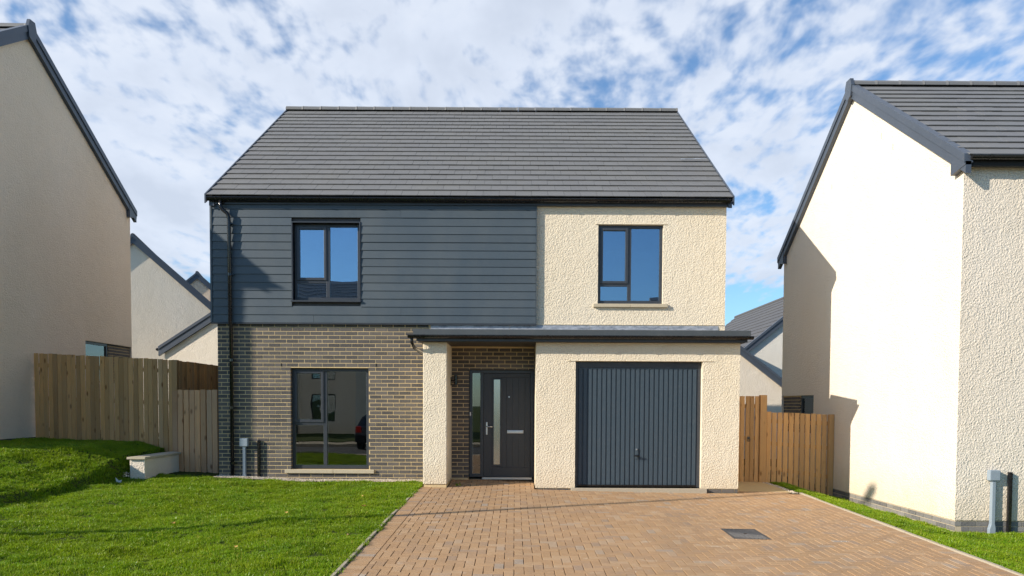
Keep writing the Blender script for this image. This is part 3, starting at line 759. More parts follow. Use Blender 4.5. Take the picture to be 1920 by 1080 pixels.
# roof
YE, ZE, YR, ZR = -.13, 5.36, 4.72, 8.90
rf = roof_deck(H, -5.70, 3.98, YE+.05, ZE+.02, YR, ZR, 2*YR-YE, ZE)
tiled_slope(rf, -5.77, 4.045, YE, ZE, YR, ZR, TILE, .304, .297, lambda k, x: k < 9, maxn=300)
tiled_slope(rf, -5.77, 4.045, 2*YR-YE, ZE, YR, ZR, TILE, .60, .32)
ridge_tiles(rf, -5.80, 4.07, YR, ZR+.04, TILE)
for (xa, xb) in ((-5.80, -5.775), (4.05, 4.075)):
    for (y0, y1) in ((YE-.02, YR), (2*YR-YE+.02, YR)):
        za = ZE-.015; 
        MB().prism([(y0, za-.11), (y1, ZR-.11), (y1, ZR+.065), (y0, za+.065)], 'x', xa, xb).build('verge_cap', BARGE, rf)
for (xa, xb) in ((-5.735, -5.642), (3.975, 4.045)):
    for y0 in (YE+.03, 2*YR-YE-.03):
        MB().prism([(y0, ZE-.16), (YR, ZR-.20), (YR, ZR-.06), (y0, ZE-.04)], 'x', xa, xb).build('bargeboard', BARGE, rf)
# thin pale strip lying across the tiles near the right verge
tv = Vector((0, YR-YE, ZR-ZE)).normalized(); c0 = Vector((3.42, YE, ZE))+tv*2.05+Vector((0, -.05, .062))
MB().add([c0, c0+Vector((.56, 0, .02)), c0+Vector((.57, 0, .035)), c0+Vector((.02, 0, .02)), c0+Vector((0, .02, 0)), c0+Vector((.56, .02, .02)), c0+Vector((.57, .02, .035)), c0+Vector((.02, .02, .02))], BF).build('pale_strip', LEADM, rf)
fa = MB().box(-5.72, 4.0, -.085, -.0, 5.237, 5.335).build('fascia', FRAME, H)
gt = half_gutter(H, -5.74, 4.0, -.145, 5.335, .056)
# downpipe with swan neck
dp = MB().tube([(-5.50, -.145, 5.30), (-5.50, -.145, 5.17), (-5.47, -.135, 5.12), (-5.385, -.125, 5.05), (-5.365, -.118, 4.99), (-5.36, -.115, 4.90), (-5.36, -.10, 3.04), (-5.36, -.062, 2.95), (-5.36, -.055, -.05)], .034, 12).build('downpipe', GUTTER, H, smooth=True)
for z in (4.85, 3.9, 3.0, 2.3, 1.4, .35):
    y = -.10 if z > 3.02 else -.055
    MB().tube([(-5.36, y, z), (-5.36, y, z+.05)], .042, 12).build('pipe_collar', GUTTER, dp)
    MB().box(-5.36, -5.27, y-.008, y+.008, z+.015, z+.035).build('pipe_clip', GUTTER, dp)
# canopy over porch and garage
CV = thing('canopy_dummy', (0, 0, 0), 'x', 'x'); bpy.data.objects.remove(CV)
cn = MB().prism([(-1.075, 2.63), (-.0, 2.63), (-.0, 2.90), (-1.075, 2.775)], 'x', -1.70, 4.03).build('canopy', SOFFIT, H)
MB().box(-1.69, 4.02, -1.05, -.003, 2.6065, 2.628).build('soffit', SOFFIT, cn)
MB().box(-1.72, 4.05, -1.098, -1.076, 2.61, 2.79).build('fascia', FRAME, cn)
MB().prism([(-1.135, 2.715), (-1.135, 2.812), (-1.06, 2.822), (-1.06, 2.80), (-1.1, 2.795), (-1.1, 2.715)], 'x', -1.775, 4.095).build('roof_edge_trim', TRIM, cn)
for (x0, x1) in ((-1.775, -1.703), (4.033, 4.095)):
    MB().prism([(-1.06, 2.70), (-.005, 2.82), (-.005, 2.93), (-1.06, 2.818)], 'x', x0, x1).build('roof_edge_trim', TRIM, cn)
half_gutter(cn, -1.86, 4.13, -1.150, 2.705, .052, .72)
x = -1.60
for k, L in enumerate((1.50, 1.52, 1.48, .95)):
    b = min(x+L, 3.96)
    MB().prism([(-.010, 3.012), (-.016, 2.88), (-.20, 2.895), (-.20, 2.885), (-.03, 2.86), (-.004, 2.87), (-.004, 3.012)], 'x', x+.004, b-.004).build('lead_flashing', LEADM, cn, bevel=.003)
    x = b
m = MB().tube([(-1.80, -1.12, 2.65), (-1.80, -1.08, 2.58), (-1.77, -.98, 2.50), (-1.70, -.5, 2.44), (-1.665, -.10, 2.42), (-1.665, -.05, 2.36), (-1.665, -.05, .0)], .030, 10).build('canopy_downpipe', GUTTER, cn, smooth=True)
# front door with side light
D0 = .085
df = MB()
df.box(DR[0]+.002, DR[0]+.06, D0, D0+.07, .115, 2.168); df.box(-.66, -.60, D0, D0+.07, .115, 2.11); df.box(.305, .372, D0, D0+.07, .115, 2.168)
df.box(DR[0]+.06, .305, D0+.001, D0+.07, 2.11, 2.168); df.box(DR[0]+.06, -.66, D0+.001, D0+.07, .115, .18)
dfo = df.build('door_frame', FRAME, H, bevel=.004)
MB().box(DR[0]+.055, -.655, D0+.02, D0+.028, .175, 2.115).build('side_light', GLASS_LOW, dfo)
MB().box(DR[0]+.062, DR[0]+.075, D0+.03, D0+.04, .19, 2.10).build('glazing_bead', SPACER, dfo)
MB().box(-.62, .33, D0-.035, .30, .075, .113).build('threshold', STEEL, dfo)
MB().box(DR[0], .372, D0-.0, .30, .02, .074).build('threshold_block', CONCRETE, dfo)
leaf = MB().box(-.597, .302, D0+.016, D0+.06, .118, 2.105).build('door', DOOR, H)
YF = D0+.016
for (a, b, c, d) in ((-.597, -.432, .118, 2.105), (-.248, -.16, .30, 2.03), (-.432, .302, 2.03, 2.105), (-.432, .302, .118, .30), (.20, .302, .30, 2.03)):
    MB().box(a+.001, b-.001, YF-.010, YF+.001, c+.001, d-.001).build('door_rail', DOOR, leaf, bevel=.003)
for a in (-.158, -.038, .082):
    MB().box(a+.003, a+.114, YF-.006, YF+.001, .303, 2.027).build('door_plank', DOOR, leaf, bevel=.003)
MB().box(-.43, -.25, YF-.018, YF, .32, 2.01).build('glass_surround', FRAME, leaf, bevel=.006)
MB().box(-.400, -.282, YF-.021, YF-.016, .36, 1.985).build('frosted_pane', FROST, leaf)
MB().box(-.145, .17, YF-.018, YF-.005, .957, 1.018).build('letter_plate', STEEL, leaf, bevel=.006)
MB().box(-.13, .155, YF-.023, YF-.018, .970, 1.005).build('letter_flap', STEEL, leaf, bevel=.003)
hp = MB().box(-.552, -.520, YF-.020, YF-.008, .93, 1.17).build('handle_plate', STEEL, leaf, bevel=.004)
MB().tube([(-.536, YF-.015, 1.085), (-.536, YF-.055, 1.085), (-.52, YF-.062, 1.085), (-.42, YF-.062, 1.083)], .010, 8).build('handle', STEEL, leaf, smooth=True)
MB().tube([(-.11, YF-.004, 1.655), (-.11, YF-.016, 1.655)], .014, 12).build('spyhole', STEEL, leaf)
MB().box(-.862, -.838, D0-.018, D0, 1.29, 1.36).build('door_bell', WHITE, dfo, bevel=.004)
# garage door
GX0, GX1, GZ0, GZ1, GY = 1.072, 3.312, .04, 2.282, -.85
gf = MB(); gf.box(GX0+.002, GX0+.055, GY, GY+.06, GZ0+.002, GZ1-.002); gf.box(GX1-.055, GX1-.002, GY, GY+.06, GZ0+.002, GZ1-.002); gf.box(GX0+.055, GX1-.055, GY-.002, GY+.06, GZ1-.11, GZ1-.002)
gfo = gf.build('garage_door_frame', FRAME, H, bevel=.003)
gd = MB().box(GX0+.057, GX1-.057, GY+.030, GY+.045, GZ0+.012, GZ1-.112).build('garage_door', GDOOR, H)
n = 25; pw_ = (GX1-GX0-.12)/n
for i in range(n):
    a = GX0+.06+i*pw_
    MB().prism([(a+.004, GY+.031), (a+.010, GY+.010), (a+pw_-.018, GY+.010), (a+pw_-.012, GY+.031)], 'z', GZ0+.045, GZ1-.135).build('door_panel', GDOOR, gd)
MB().box(GX0+.058, GX1-.058, GY+.006, GY+.032, GZ0+.014, GZ0+.043).build('bottom_rail', GUTTER, gd)
MB().box(GX0+.058, GX1-.058, GY+.006, GY+.032, GZ1-.133, GZ1-.113).build('top_rail', GDOOR, gd)
hx = (GX0+GX1)/2-.015
MB().box(hx-.028, hx+.028, GY-.004, GY+.009, .55, .74).build('handle_plate', GDOOR, gd, bevel=.004)
MB().tube([(hx, GY-.006, .72), (hx, GY-.02, .72)], .014, 12).build('lock_barrel', STEEL, gd)
MB().tube([(hx-.05, GY-.045, .61), (hx+.05, GY-.045, .61)], .014, 8).build('handle', GUTTER, gd)
MB().tube([(hx, GY, .61), (hx, GY-.045, .61)], .014, 8).build('handle_stem', GUTTER, gd)
MB().box(GX0+.06, GX1-.06, GY+.05, GY+.06, GZ0, GZ1).build('door_backing', GUTTER, gd)
# porch light
pl = thing('wall_light', (-1.2, -.2, 1.95), 'small black up-and-down lamp on the inner face of the porch pier', 'wall light')
MB().box(-1.201, -1.189, -.24, -.16, 1.86, 2.02).build('back_plate', GUTTER, pl, bevel=.003)
MB().tube([(-1.19, -.2, 1.96), (-1.13, -.2, 1.96)], .014, 8).build('arm', GUTTER, pl)
MB().tube([(-1.105, -.2, 1.875), (-1.105, -.2, 2.05)], .034, 14).build('lamp_body', GUTTER, pl, smooth=False)
# service boxes
def service(name, x, y, z0, zt, label, label2, gap):
    r = thing(name, (x, y, z0), label, 'meter box', 'service ducts on the front walls')
    MB().box(x-.078, x+.078, y-.085, y-.002, zt-.155, zt).build('meter_cap', METER, r, bevel=.012)
    MB().prism([(x-.028, zt-.156), (x+.028, zt-.156), (x+.028, z0+.20), (x+.042, z0+.14), (x+.042, z0), (x-.052, z0), (x-.052, z0+.12), (x-.028, z0+.20)], 'y', y-.065, y-.004).build('duct', METER, r, bevel=.008)
    p = MB().box(x+gap-.026, x+gap+.026, y-.055, y-.004, z0-.02, zt-.03).build(name.replace('meter_duct', 'black_duct'), GUTTER, None, bevel=.01)
    tag(p, label2, 'duct', 'black duct covers on the front walls')
service('meter_duct', -5.135, -.003, -.03, .845, 'pale grey meter cap and duct on the brick wall beside the downpipe', 'short black duct cover standing against the grey brick wall', .27)
service('meter_duct', 7.0, -3.125, -.40, .59, 'pale grey meter cap and duct on the cream front of the right-hand house', 'short black duct cover on the cream front of the right-hand house', .25)

# ------------------------------------------------------------------ right house
RX, RY0, RY1, RYR = 6.48, -3.12, 3.74, .31
RH = thing('cream_house', (10, .3, -.35), 'sunlit cream rendered house with its gable beside the block drive', 'house')
hw = (1.90, 3.72, .9, 1.745)
gm = slab(RY0, RY1, -.16, 4.97, [hw], RX, RX+.22, 'x')
gm.prism([(RY0, 4.97), (RYR, 7.50), (RY1, 4.97)], 'x', RX+.0001, RX+.22)
rg_ = gm.build('gable_wall', RENDER_PALE, RH); weld(rg_)
MB().box(RX+.22, 14, RY0, RY0+.22, -.16, 4.97).build('front_wall', RENDER_PALE, RH)
MB().box(RX+.22, 14, RY1-.22, RY1, -.5, 4.97).build('rear_wall', RENDER_PALE, RH)
MB().prism([(RY0+.22, -.5), (RY1-.22, -.5), (RY1-.22, 4.95), (RYR, 7.4), (RY0+.22, 4.95)], 'x', 13.8, 14).build('far_gable_wall', RENDER_PALE, RH)
pm_ = MB().box(RX+.016, RX+.2, RY0+.016, RY1, -.62, -.165).box(RX+.2, 14, RY0+.016, RY0+.2, -.62, -.165).build('plinth', MORTAR_LIGHT, RH)
PLB = mat('plinth_brick', f_brick([(.10, .10, .10), (.15, .145, .14), (.19, .18, .17), (.23, .22, .20)]))
bricks(courses(RY0+.008, RY1, -.47, -.167, [], .0, -.243), 'x', RX+.008, -1, pm_, 140, PLB)
bricks(courses(RX+.1, 9.2, -.47, -.167, [], .1, -.243), 'y', RY0+.008, -1, pm_, 100, PLB)
# side window and its brick panel
bp = MB().box(RX+.05, RX+.2, 2.72, 3.72, .9, 1.745).build('brick_panel', MORTAR, RH)
bricks(courses(2.72, 3.72, .9, 1.74, [], .1, .0), 'x', RX+.043, -1, bp, 80)
wf = MB(); wf.box(RX+.06, RX+.13, 1.902, 1.95, .9, 1.743).box(RX+.06, RX+.13, 2.66, 2.715, .9, 1.743).box(RX+.061, RX+.13, 1.95, 2.66, 1.68, 1.743)
wfo = wf.build('window_frame', FRAME, RH); MB().box(RX+.09, RX+.096, 1.95, 2.66, .9, 1.68).build('pane', GLASS_LOW, wfo)
room(RH, RX+.22, RX+2, 1.7, 2.75, .6, 1.9, '-x')
for (yy, z_) in ((-.75, 6.25), (-1.15, 5.92), (-2.05, 5.78), (-2.55, 5.45), (1.2, 5.95)): MB().box(RX-.004, RX+.01, yy, yy+.012, z_, z_+.10).build('render_vent', STONE, RH)
rr_ = roof_deck(RH, RX-.06, 14.1, RY0-.13, 5.07, RYR, 7.60, RY1+.13, 5.07)
tiled_slope(rr_, RX-.05, 14.1, RY0-.17, 5.06, RYR, 7.62, TILE_DARK, .30, .31, lambda k, x: x < 10.6, maxn=300)
tiled_slope(rr_, RX-.05, 14.1, RY1+.17, 5.06, RYR, 7.62, TILE_DARK, .60, .31)
ridge_tiles(rr_, RX-.06, 14.1, RYR, 7.66, TILE_DARK)
ex = .17; sl = (7.62-5.06)/(RYR-RY0+.17)
verge(rr_, RX-.085, RX-.005, [(RY0-.17, 5.06), (RYR, 7.645), (RY1+.17, 5.06)], BARGE, .225, .05)
MB().prism([(RY0-.17, 4.955), (RY0-.17, 5.0), (RY0+.17, 5.0+sl*.34), (RY0+.17, 4.90)], 'x', RX-.092, RX-.003).build('box_end', BARGE, rr_)
MB().prism([(RY1+.17, 4.955), (RY1+.17, 5.0), (RY1-.17, 5.0+sl*.34), (RY1-.17, 4.90)], 'x', RX-.092, RX-.003).build('box_end', BARGE, rr_)
MB().prism([(RYR-.13, 7.62), (RYR-.10, 7.42), (RYR, 7.36), (RYR+.10, 7.42), (RYR+.13, 7.62), (RYR+.08, 7.75), (RYR-.08, 7.75)], 'x', RX-.125, RX-.06).build('ridge_end_cap', BARGE, rr_)
MB().box(RX-.003, 14.0, RY0-.11, RY0+.001, 4.972, 5.07).build('fascia', BARGE, RH)
half_gutter(RH, RX-.02, 14.0, RY0-.17, 5.075, .056)

# ------------------------------------------------------------------ left house
LX, LY0, LY1, LYR, LG = -10.2, -2.34, 5.44, 1.55, .74
LH = thing('cream_house', (-14, 1.5, LG), 'tall cream rendered house in shade beyond the fence at the left edge', 'house')
hw = (3.40, 5.42, 2.0, 2.985)
gm = slab(LY0, LY1, LG+.03, 6.44, [hw], LX-.22, LX, 'x')
gm.prism([(LY0, 6.44), (LYR, 9.12), (LY1, 6.44)], 'x', LX-.22, LX-.0001)
lg_ = gm.build('gable_wall', RENDER_LIFTED, LH); weld(lg_)
MB().box(-18, LX-.22, LY0+.001, LY0+.22, LG, 6.44).build('front_wall', RENDER_LIFTED, LH)
MB().box(-18, LX-.22, LY1-.22, LY1, LG, 6.44).build('rear_wall', RENDER_LIFTED, LH)
MB().prism([(LY0+.22, LG), (LY1-.22, LG), (LY1-.22, 6.42), (LYR, 9.0), (LY0+.22, 6.42)], 'x', -18, -17.8).build('far_gable_wall', RENDER_LIFTED, LH)
pp_ = MB().box(LX-.2, LX-.03, LY0+.03, LY1, .2, LG+.028).build('plinth', GUTTER, LH)
bricks(courses(LY0+.04, 1.6, .60, LG+.028, [], .0, LG-.045), 'x', LX-.022, 1, pp_, 40)
bp = MB().box(LX-.2, LX-.05, 4.42, 5.42, 2.0, 2.985).build('brick_panel', MORTAR, LH)
bricks(courses(4.42, 5.42, 2.0, 2.98, [], .1, .01), 'x', LX-.043, 1, bp, 80)
wf = MB(); wf.box(LX-.13, LX-.06, 3.402, 3.45, 2.0, 2.983).box(LX-.13, LX-.06, 4.36, 4.415, 2.0, 2.983).box(LX-.13, LX-.061, 3.45, 4.36, 2.92, 2.983)
wfo = wf.build('window_frame', FRAME, LH); MB().box(LX-.096, LX-.09, 3.45, 4.36, 2.0, 2.92).build('pane', GLASS_LOW, wfo); MB().box(LX-.17, LX-.15, 3.46, 4.12, 2.0, 2.91).build('reflection_panel', WHITE, wfo)  # pale panel added behind the pane in place of the mirrored cream
room(LH, LX-2, LX-.22, 3.2, 4.5, 1.6, 3.2, '+x')
sl = (9.27-6.52)/(LYR-LY0+.17)
lr_ = roof_deck(LH, -18.1, LX+.06, LY0-.13, 6.55, LYR, 9.25, LY1+.13, 6.55)
tiled_slope(lr_, -18.1, LX+.05, LY0-.17, 6.53, LYR, 9.27, TILE_DARK, .30, .33, lambda k, x: x > -14.5 and k > 5, maxn=150)
tiled_slope(lr_, -18.1, LX+.05, LY1+.17, 6.53, LYR, 9.27, TILE_DARK, .60, .33)
ridge_tiles(lr_, -18.1, LX+.06, LYR, 9.31, TILE_DARK, .9)
verge(lr_, LX+.005, LX+.085, [(LY0-.17, 6.55), (LYR, 9.32), (LY1+.17, 6.55)], BARGE, .235)
for s_, y_ in ((1, LY0), (-1, LY1)):
    MB().prism([(y_-s_*.17, 6.42), (y_-s_*.17, 6.50), (y_+s_*.17, 6.50+sl*.34), (y_+s_*.17, 6.37)], 'x', LX+.003, LX+.09).build('box_end', BARGE, lr_)
MB().prism([(LYR-.13, 9.27), (LYR-.10, 9.07), (LYR, 9.01), (LYR+.10, 9.07), (LYR+.13, 9.27), (LYR+.08, 9.44), (LYR-.08, 9.44)], 'x', LX+.06, LX+.125).build('ridge_end_cap', BARGE, lr_)
MB().box(-18, LX+.003, LY0-.11, LY0+.001, 6.442, 6.54).build('fascia', BARGE, LH)
half_gutter(LH, -18, LX+.08, LY0-.25, 6.545, .056)

# ------------------------------------------------------------------ houses behind: ridge runs away from the camera
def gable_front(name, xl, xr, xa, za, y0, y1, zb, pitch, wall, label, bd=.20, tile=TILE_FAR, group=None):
    zl = za-pitch*(xa-xl); zr = za-pitch*(xr-xa)
    r = thing(name, (xa, y0, zb), label, 'house', group)
    MB().prism([(xl, zb), (xr, zb), (xr, zr-.12), (xa, za-.12), (xl, zl-.12)], 'y', y0, y1).build('wall', wall, r)
    ov = .18
    pts = [(xl-ov, zl-pitch*ov), (xa, za), (xr+ov, zr-pitch*ov), (xr+ov, zr-pitch*ov-.10), (xa, za-.10), (xl-ov, zl-pitch*ov-.10)]
    ro = MB().prism(pts, 'y', y0-.08, y1+.1).build('roof', DECK, r)
    for (x0, z0, s) in ((xl-ov, zl-pitch*ov, 1), (xr+ov, zr-pitch*ov, -1)):
        L = math.hypot(xa-x0, za-z0); n = max(3, int(L/.33)); ux, uz = (xa-x0)/L, (za-z0)/L; nx, nz = -uz*s, ux*s
        if nz < 0: nx, nz = -nx, -nz
        mb = MB()
        for k in range(n):
            a = k*L/n; b = a+L/n+.01
            yy = y0-.08+(.15 if k % 2 else 0)
            P = [(x0+ux*a+nx*.035, z0+uz*a+nz*.035), (x0+ux*b+nx*.012, z0+uz*b+nz*.012), (x0+ux*b+nx*.001, z0+uz*b+nz*.001), (x0+ux*a+nx*.005, z0+uz*a+nz*.005)]
            mb.prism(P, 'y', y0-.09, y0+.15*(k % 2)+.3)
            y = y0+.15*(k % 2)+.303
            while y < y1+.1:
                mb.prism(P, 'y', y, min(y+.597, y1+.1)); y += .6
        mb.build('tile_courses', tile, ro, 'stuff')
        MB().prism([(x0, z0-bd), (xa, za-bd), (xa, za-.02), (x0, z0-.02)], 'y', y0-.11, y0-.004).build('bargeboard', BARGE, r)
        MB().prism([(x0, z0-.05), (xa, za-.05), (xa, za+.06), (x0, z0+.06)], 'y', y0-.14, y0-.02).build('verge_cap', BARGE, r)
        MB().tube([(x0-.05*s, y0-.1, z0-.05), (x0-.05*s, y1+.1, z0-.05)], .055, 8).build('gutter', GUTTER, r)
    MB().tube([(xa, y0-.1, za+.02), (xa, y1+.1, za+.02)], .09, 8).build('ridge', tile, r)
    return r
RG = 'rendered houses in the next street'
RA = gable_front('rear_house', -19.9, -11.6, -15.76, 8.36, 16, 25, -.3, .898, RENDER_PALE, 'large cream gable behind the left fence, with a long dark sloping roof edge', .30, group=RG)
RB = gable_front('rear_house', -20.8, -14.2, -17.5, 8.63, 25.8, 33, -.3, .90, RENDER_LIFTED, 'small cream gable peeping over the long roof slope left of the clad wall', .30, group=RG)
RA.rotation_euler.z = RB.rotation_euler.z = math.radians(16)
gable_front('rear_garage', -13.05, -8.4, -10.6, 5.23, 13.0, 15.7, -.3, .645, RENDER_PALE, 'low cream gable with dark eave just above the fence left of the brick wall', .30, group=RG)
BR = gable_front('rear_house', 9.07, 16.0, 12.25, 6.37, 14.6, 26.0, -.5, .82, RENDER_WHITE, 'white gabled house with ribbed grey roof between the garage and the right house', .26, group=RG)
gable_front('rear_garage', 4.9, 10.5, 7.6, 4.28, 13.1, 14.3, -.5, .77, RENDER_PALE, 'low cream gable with a descending dark roof edge behind the right fence', .26, group=RG)

# ------------------------------------------------------------------ fences, gates
def plank_mesh(m, wd, th, seed):
    c = .009; h = wd/2; P = [(-h, th/2), (-h, -th/2+c), (-h+c, -th/2), (h-c, -th/2), (h, -th/2+c), (h, th/2)]
    q = MB().prism(P, 'z', 0, 1); return mesh('plank', q.V, q.F, m)
PK = {}
def planks(parent, p0, p1, zb, zt, spacing, wd, m, th=.02, gapfn=None, name='plank'):
    """vertical planks from p0 to p1 (xy), zb/zt are functions of 0..1"""
    a, b = Vector(p0), Vector(p1); L = (b-a).length; d = (b-a)/L; ang = math.atan2(d.y, d.x); n = int(round(L/spacing)); sp_ = L/n
    key = (m.name, wd)
    if key not in PK: PK[key] = plank_mesh(m, wd, th, 3)
    for i in range(n):
        f = (i+.5)/n; c = a+d*(L*f+random.gauss(0, .0025)); z0 = zb(f); z1 = zt(f)+random.gauss(0, .004)
        mw = Matrix.Translation((c.x, c.y+random.gauss(0, .0025), z0)) @ Matrix.Rotation(ang, 4, 'Z') @ Matrix.Rotation(random.gauss(0, .0014), 4, 'Y') @ Matrix.Rotation(random.gauss(0, .003), 4, 'X') @ Matrix.Diagonal((random.uniform(.97, 1.01), 1, z1-z0, 1))
        link(name, PK[key], parent, None, mw)
def rails(parent, p0, p1, zs, m, off, th=.04, name='rail'):
    a, b = Vector(p0), Vector(p1); d = (b-a).normalized(); nn = Vector((-d.y, d.x))*off
    for (z0, z1) in zs:
        V = []
        for (zz, e) in ((-.04, 0), (.04, 0)):
            pass
        q = [a+nn, b+nn, b+nn*(1+th/abs(off)), a+nn*(1+th/abs(off))]; zz = [z0, z1, z1, z0]
        V = [(p.x, p.y, z-.04) for p, z in zip(q, zz)]+[(p.x, p.y, z+.04) for p, z in zip(q, zz)]
        MB().add(V, BF).build(name, m, parent)
F1 = thing('timber_fence', (-8.5, 1.15, .6), 'tall vertical board timber fence above the grass bank beside the left house', 'fence')
p0, p1 = (-10.17, 1.55), (-6.86, .76)
planks(F1, p0, p1, lambda f: .68-.18*f, lambda f: 2.548-.175*f, .116, .111, WOOD)
rails(F1, p0, p1, [(.95, .85), (1.6, 1.5), (2.3, 2.15)], WOOD, .015)
piece('post', WOOD, (-6.86, -6.755, .70, .80, -.1, 2.37), F1)
F2 = thing('timber_fence', (-6.78, 2.8, .0), 'timber fence running away behind the gate toward the brick corner', 'fence')
planks(F2, (-6.76, .80), (-6.76, 6.2), lambda f: -.1, lambda f: 2.36, .116, .111, WOOD)
rails(F2, (-6.76, .86), (-6.76, 6.2), [(.5, .5), (1.4, 1.4), (2.15, 2.15)], WOOD, .015)
G1 = thing('garden_gate', (-6.23, .45, 0), 'weathered grey-brown boarded gate between the low wall and the brick corner', 'gate')
planks(G1, (-6.635, .45), (-5.835, .45), lambda f: -.02, lambda f: 1.77, .112, .107, WOOD_GREY)
rails(G1, (-6.62, .45), (-5.85, .45), [(.3, .3), (.9, .9), (1.55, 1.55)], WOOD_GREY, .013)
piece('post', WOOD_GREY, (-5.83, -5.75, .47, .55, -.1, 1.75), G1)
piece('post', WOOD_GREY, (-6.745, -6.645, .47, .56, -.1, 1.75), G1)
G2 = thing('garden_gate', (4.55, .9, -.03), 'taller boarded timber gate with ring latch closing the side path beside the garage', 'gate')
planks(G2, (3.99, .9), (4.97, .9), lambda f: zd(4+f, .9)+.0, lambda f: 1.70, .098, .090, WOOD)
rails(G2, (4.0, .9), (4.96, .9), [(.25, .25), (.85, .85), (1.5, 1.5)], WOOD, .013)
piece('post', WOOD, (4.975, 5.105, .86, .96, -.15, 1.725), G2)
m = MB().tube([(4.75+.03*math.cos(a_), .875, .82+.03*math.sin(a_)) for a_ in [i*math.pi/6 for i in range(13)]], .006, 6).build('ring_latch', IRON, G2)
MB().box(4.725, 4.775, .880, .889, .83, .88).build('latch_plate', IRON, G2)
F3 = thing('timber_fence', (5.8, .9, -.2), 'lower vertical board timber fence between the side gate and the sunlit house', 'fence')
planks(F3, (5.115, .93), (6.475, .93), lambda f: -.10-.36*f, lambda f: 1.382-.045*f, .1133, .098, WOOD)
rails(F3, (5.11, .93), (6.47, .93), [(.25, .05), (.75, .65), (1.2, 1.15)], WOOD, .013)
piece('post', WOOD, (6.375, 6.475, .865, .918, -.45, 1.34), F3)

# low retaining wall
RW = thing('retaining_wall', (-6.7, -.25, 0), 'short white rendered retaining wall with stone coping beside the gate', 'wall')
MB().box(-6.855, -6.585, -.895, .40, -.1, .50).build('render_wall', RENDER_PALE, RW, bevel=.01)
for (y0, y1) in ((-.94, -.26), (-.256, .42)):
    MB().prism([(-6.885, .505), (-6.555, .505), (-6.555, .545), (-6.72, .558), (-6.885, .545)], 'y', y0, y1).build('coping_stone', STONE, RW, bevel=.005)
gravel('bank_rubble', -6.99, -6.87, -1.0, -.8, lambda x, y: .18+.1*random.random(), 18, 'few loose stones beside the end of the low white wall', .012, .03)
gravel('drive_grit', -1.5, 5.0, -7.2, -1.1, lambda x, y: zd(x, y)+.001, 260, 'scattered grit and crumbs of soil lying on the block drive', .003, .008)
# scraps and leaves on the lawn
sc_ = MB()
z = zleft(-6.9, -1.1)+.05
sc_.add([(-6.90, -1.25, z-.05), (-6.83, -1.28, z-.045), (-6.80, -1.25, z+.01), (-6.86, -1.24, z), (-6.905, -1.26, z+.06), (-6.88, -1.22, z-.03), (-6.82, -1.23, z-.04)], [(0, 1, 2, 3), (0, 3, 4), (4, 3, 5), (5, 3, 2, 6), (0, 4, 5), (0, 5, 6, 1), (1, 6, 2)])
tag(sc_.build('paper_scrap', WHITE), 'crumpled white scrap lying at the corner of the grass bank', 'litter')
rgl = random.Random(5)
LV = [(-4.9, -.45), (-3.25, -.4), (-2.4, -2.3), (-3.1, -3.9), (-1.95, -5.2), (-3.0, -5.9), (-2.2, -3.2), (-4.3, -4.6)]
for i, (x, y) in enumerate(LV):
    z = zleft(x, y)+.05; r_ = .028; an = rgl.uniform(0, 6)
    V = []
    for k, (a_, q_) in enumerate(((0, 1.3), (60, .7), (120, .8), (180, 1.1), (240, .7), (300, .8))):
        V.append((x+r_*q_*math.cos(math.radians(a_)+an), y+r_*q_*math.sin(math.radians(a_)+an), z+.012*math.sin(k*2)))
    V.append((x, y, z+.006)); V += [(v[0], v[1], v[2]-.002) for v in V]
    F = [(k, (k+1) % 6, 6) for k in range(6)]+[((k+1) % 6+7, k+7, 13) for k in range(6)]+[(k, k+7, (k+1) % 6+7, (k+1) % 6) for k in range(6)]
    lab = ['', '', 'fallen leaf on the lawn close to the block drive, second nearest to the house wall', 'fallen leaf in the middle of the front lawn', 'brown leaf near the kerb edging, low in the picture', 'dry leaf nearest the viewer on the front lawn', 'dry leaf halfway along the kerb edging on the lawn', 'fallen leaf on the lawn furthest from the block drive'][i] if i > 1 else ('yellow leaf on the grass by the brick wall near the black duct' if i == 0 else 'small brown leaf on the grass below the ground floor window')
    tag(MB().add(V, F).build('dry_leaf', LEAFM), lab, 'leaf', 'fallen leaves on the lawn')
# weed tufts at the porch and pier
for (x, y, n_, lab) in ((-1.02, -.70, 1, 'green weed tuft growing beside the foot of the porch pier'),):
    o = link('weed_tuft', TUFTS[5].data.copy(), None); o.location = (x, y, zd(x, y)); o.scale = (1.8, 1.8, 1.2); tag(o, lab, 'weed')

# ------------------------------------------------------------------ street lamp outside the frame: its shadow crosses the drive
SL = thing('street_lamp', (-9.2, -7.15, -.25), 'tall grey street lamp whose thin shadow crosses the drive', 'street lamp')
MB().tube([(-9.2, -7.15, -.4), (-9.2, -7.15, 1.2), (-9.2, -7.15, 7.35)], [.075, .07, .04], 12).build('pole', METER, SL)
MB().tube([(-9.2, -7.15, 7.3), (-9.0, -7.3, 7.42), (-8.8, -7.42, 7.44)], .03, 8).build('arm', METER, SL)
MB().box(-9.0, -8.45, -7.55, -7.30, 7.40, 7.52).build('lamp_head', METER, SL, bevel=.03)
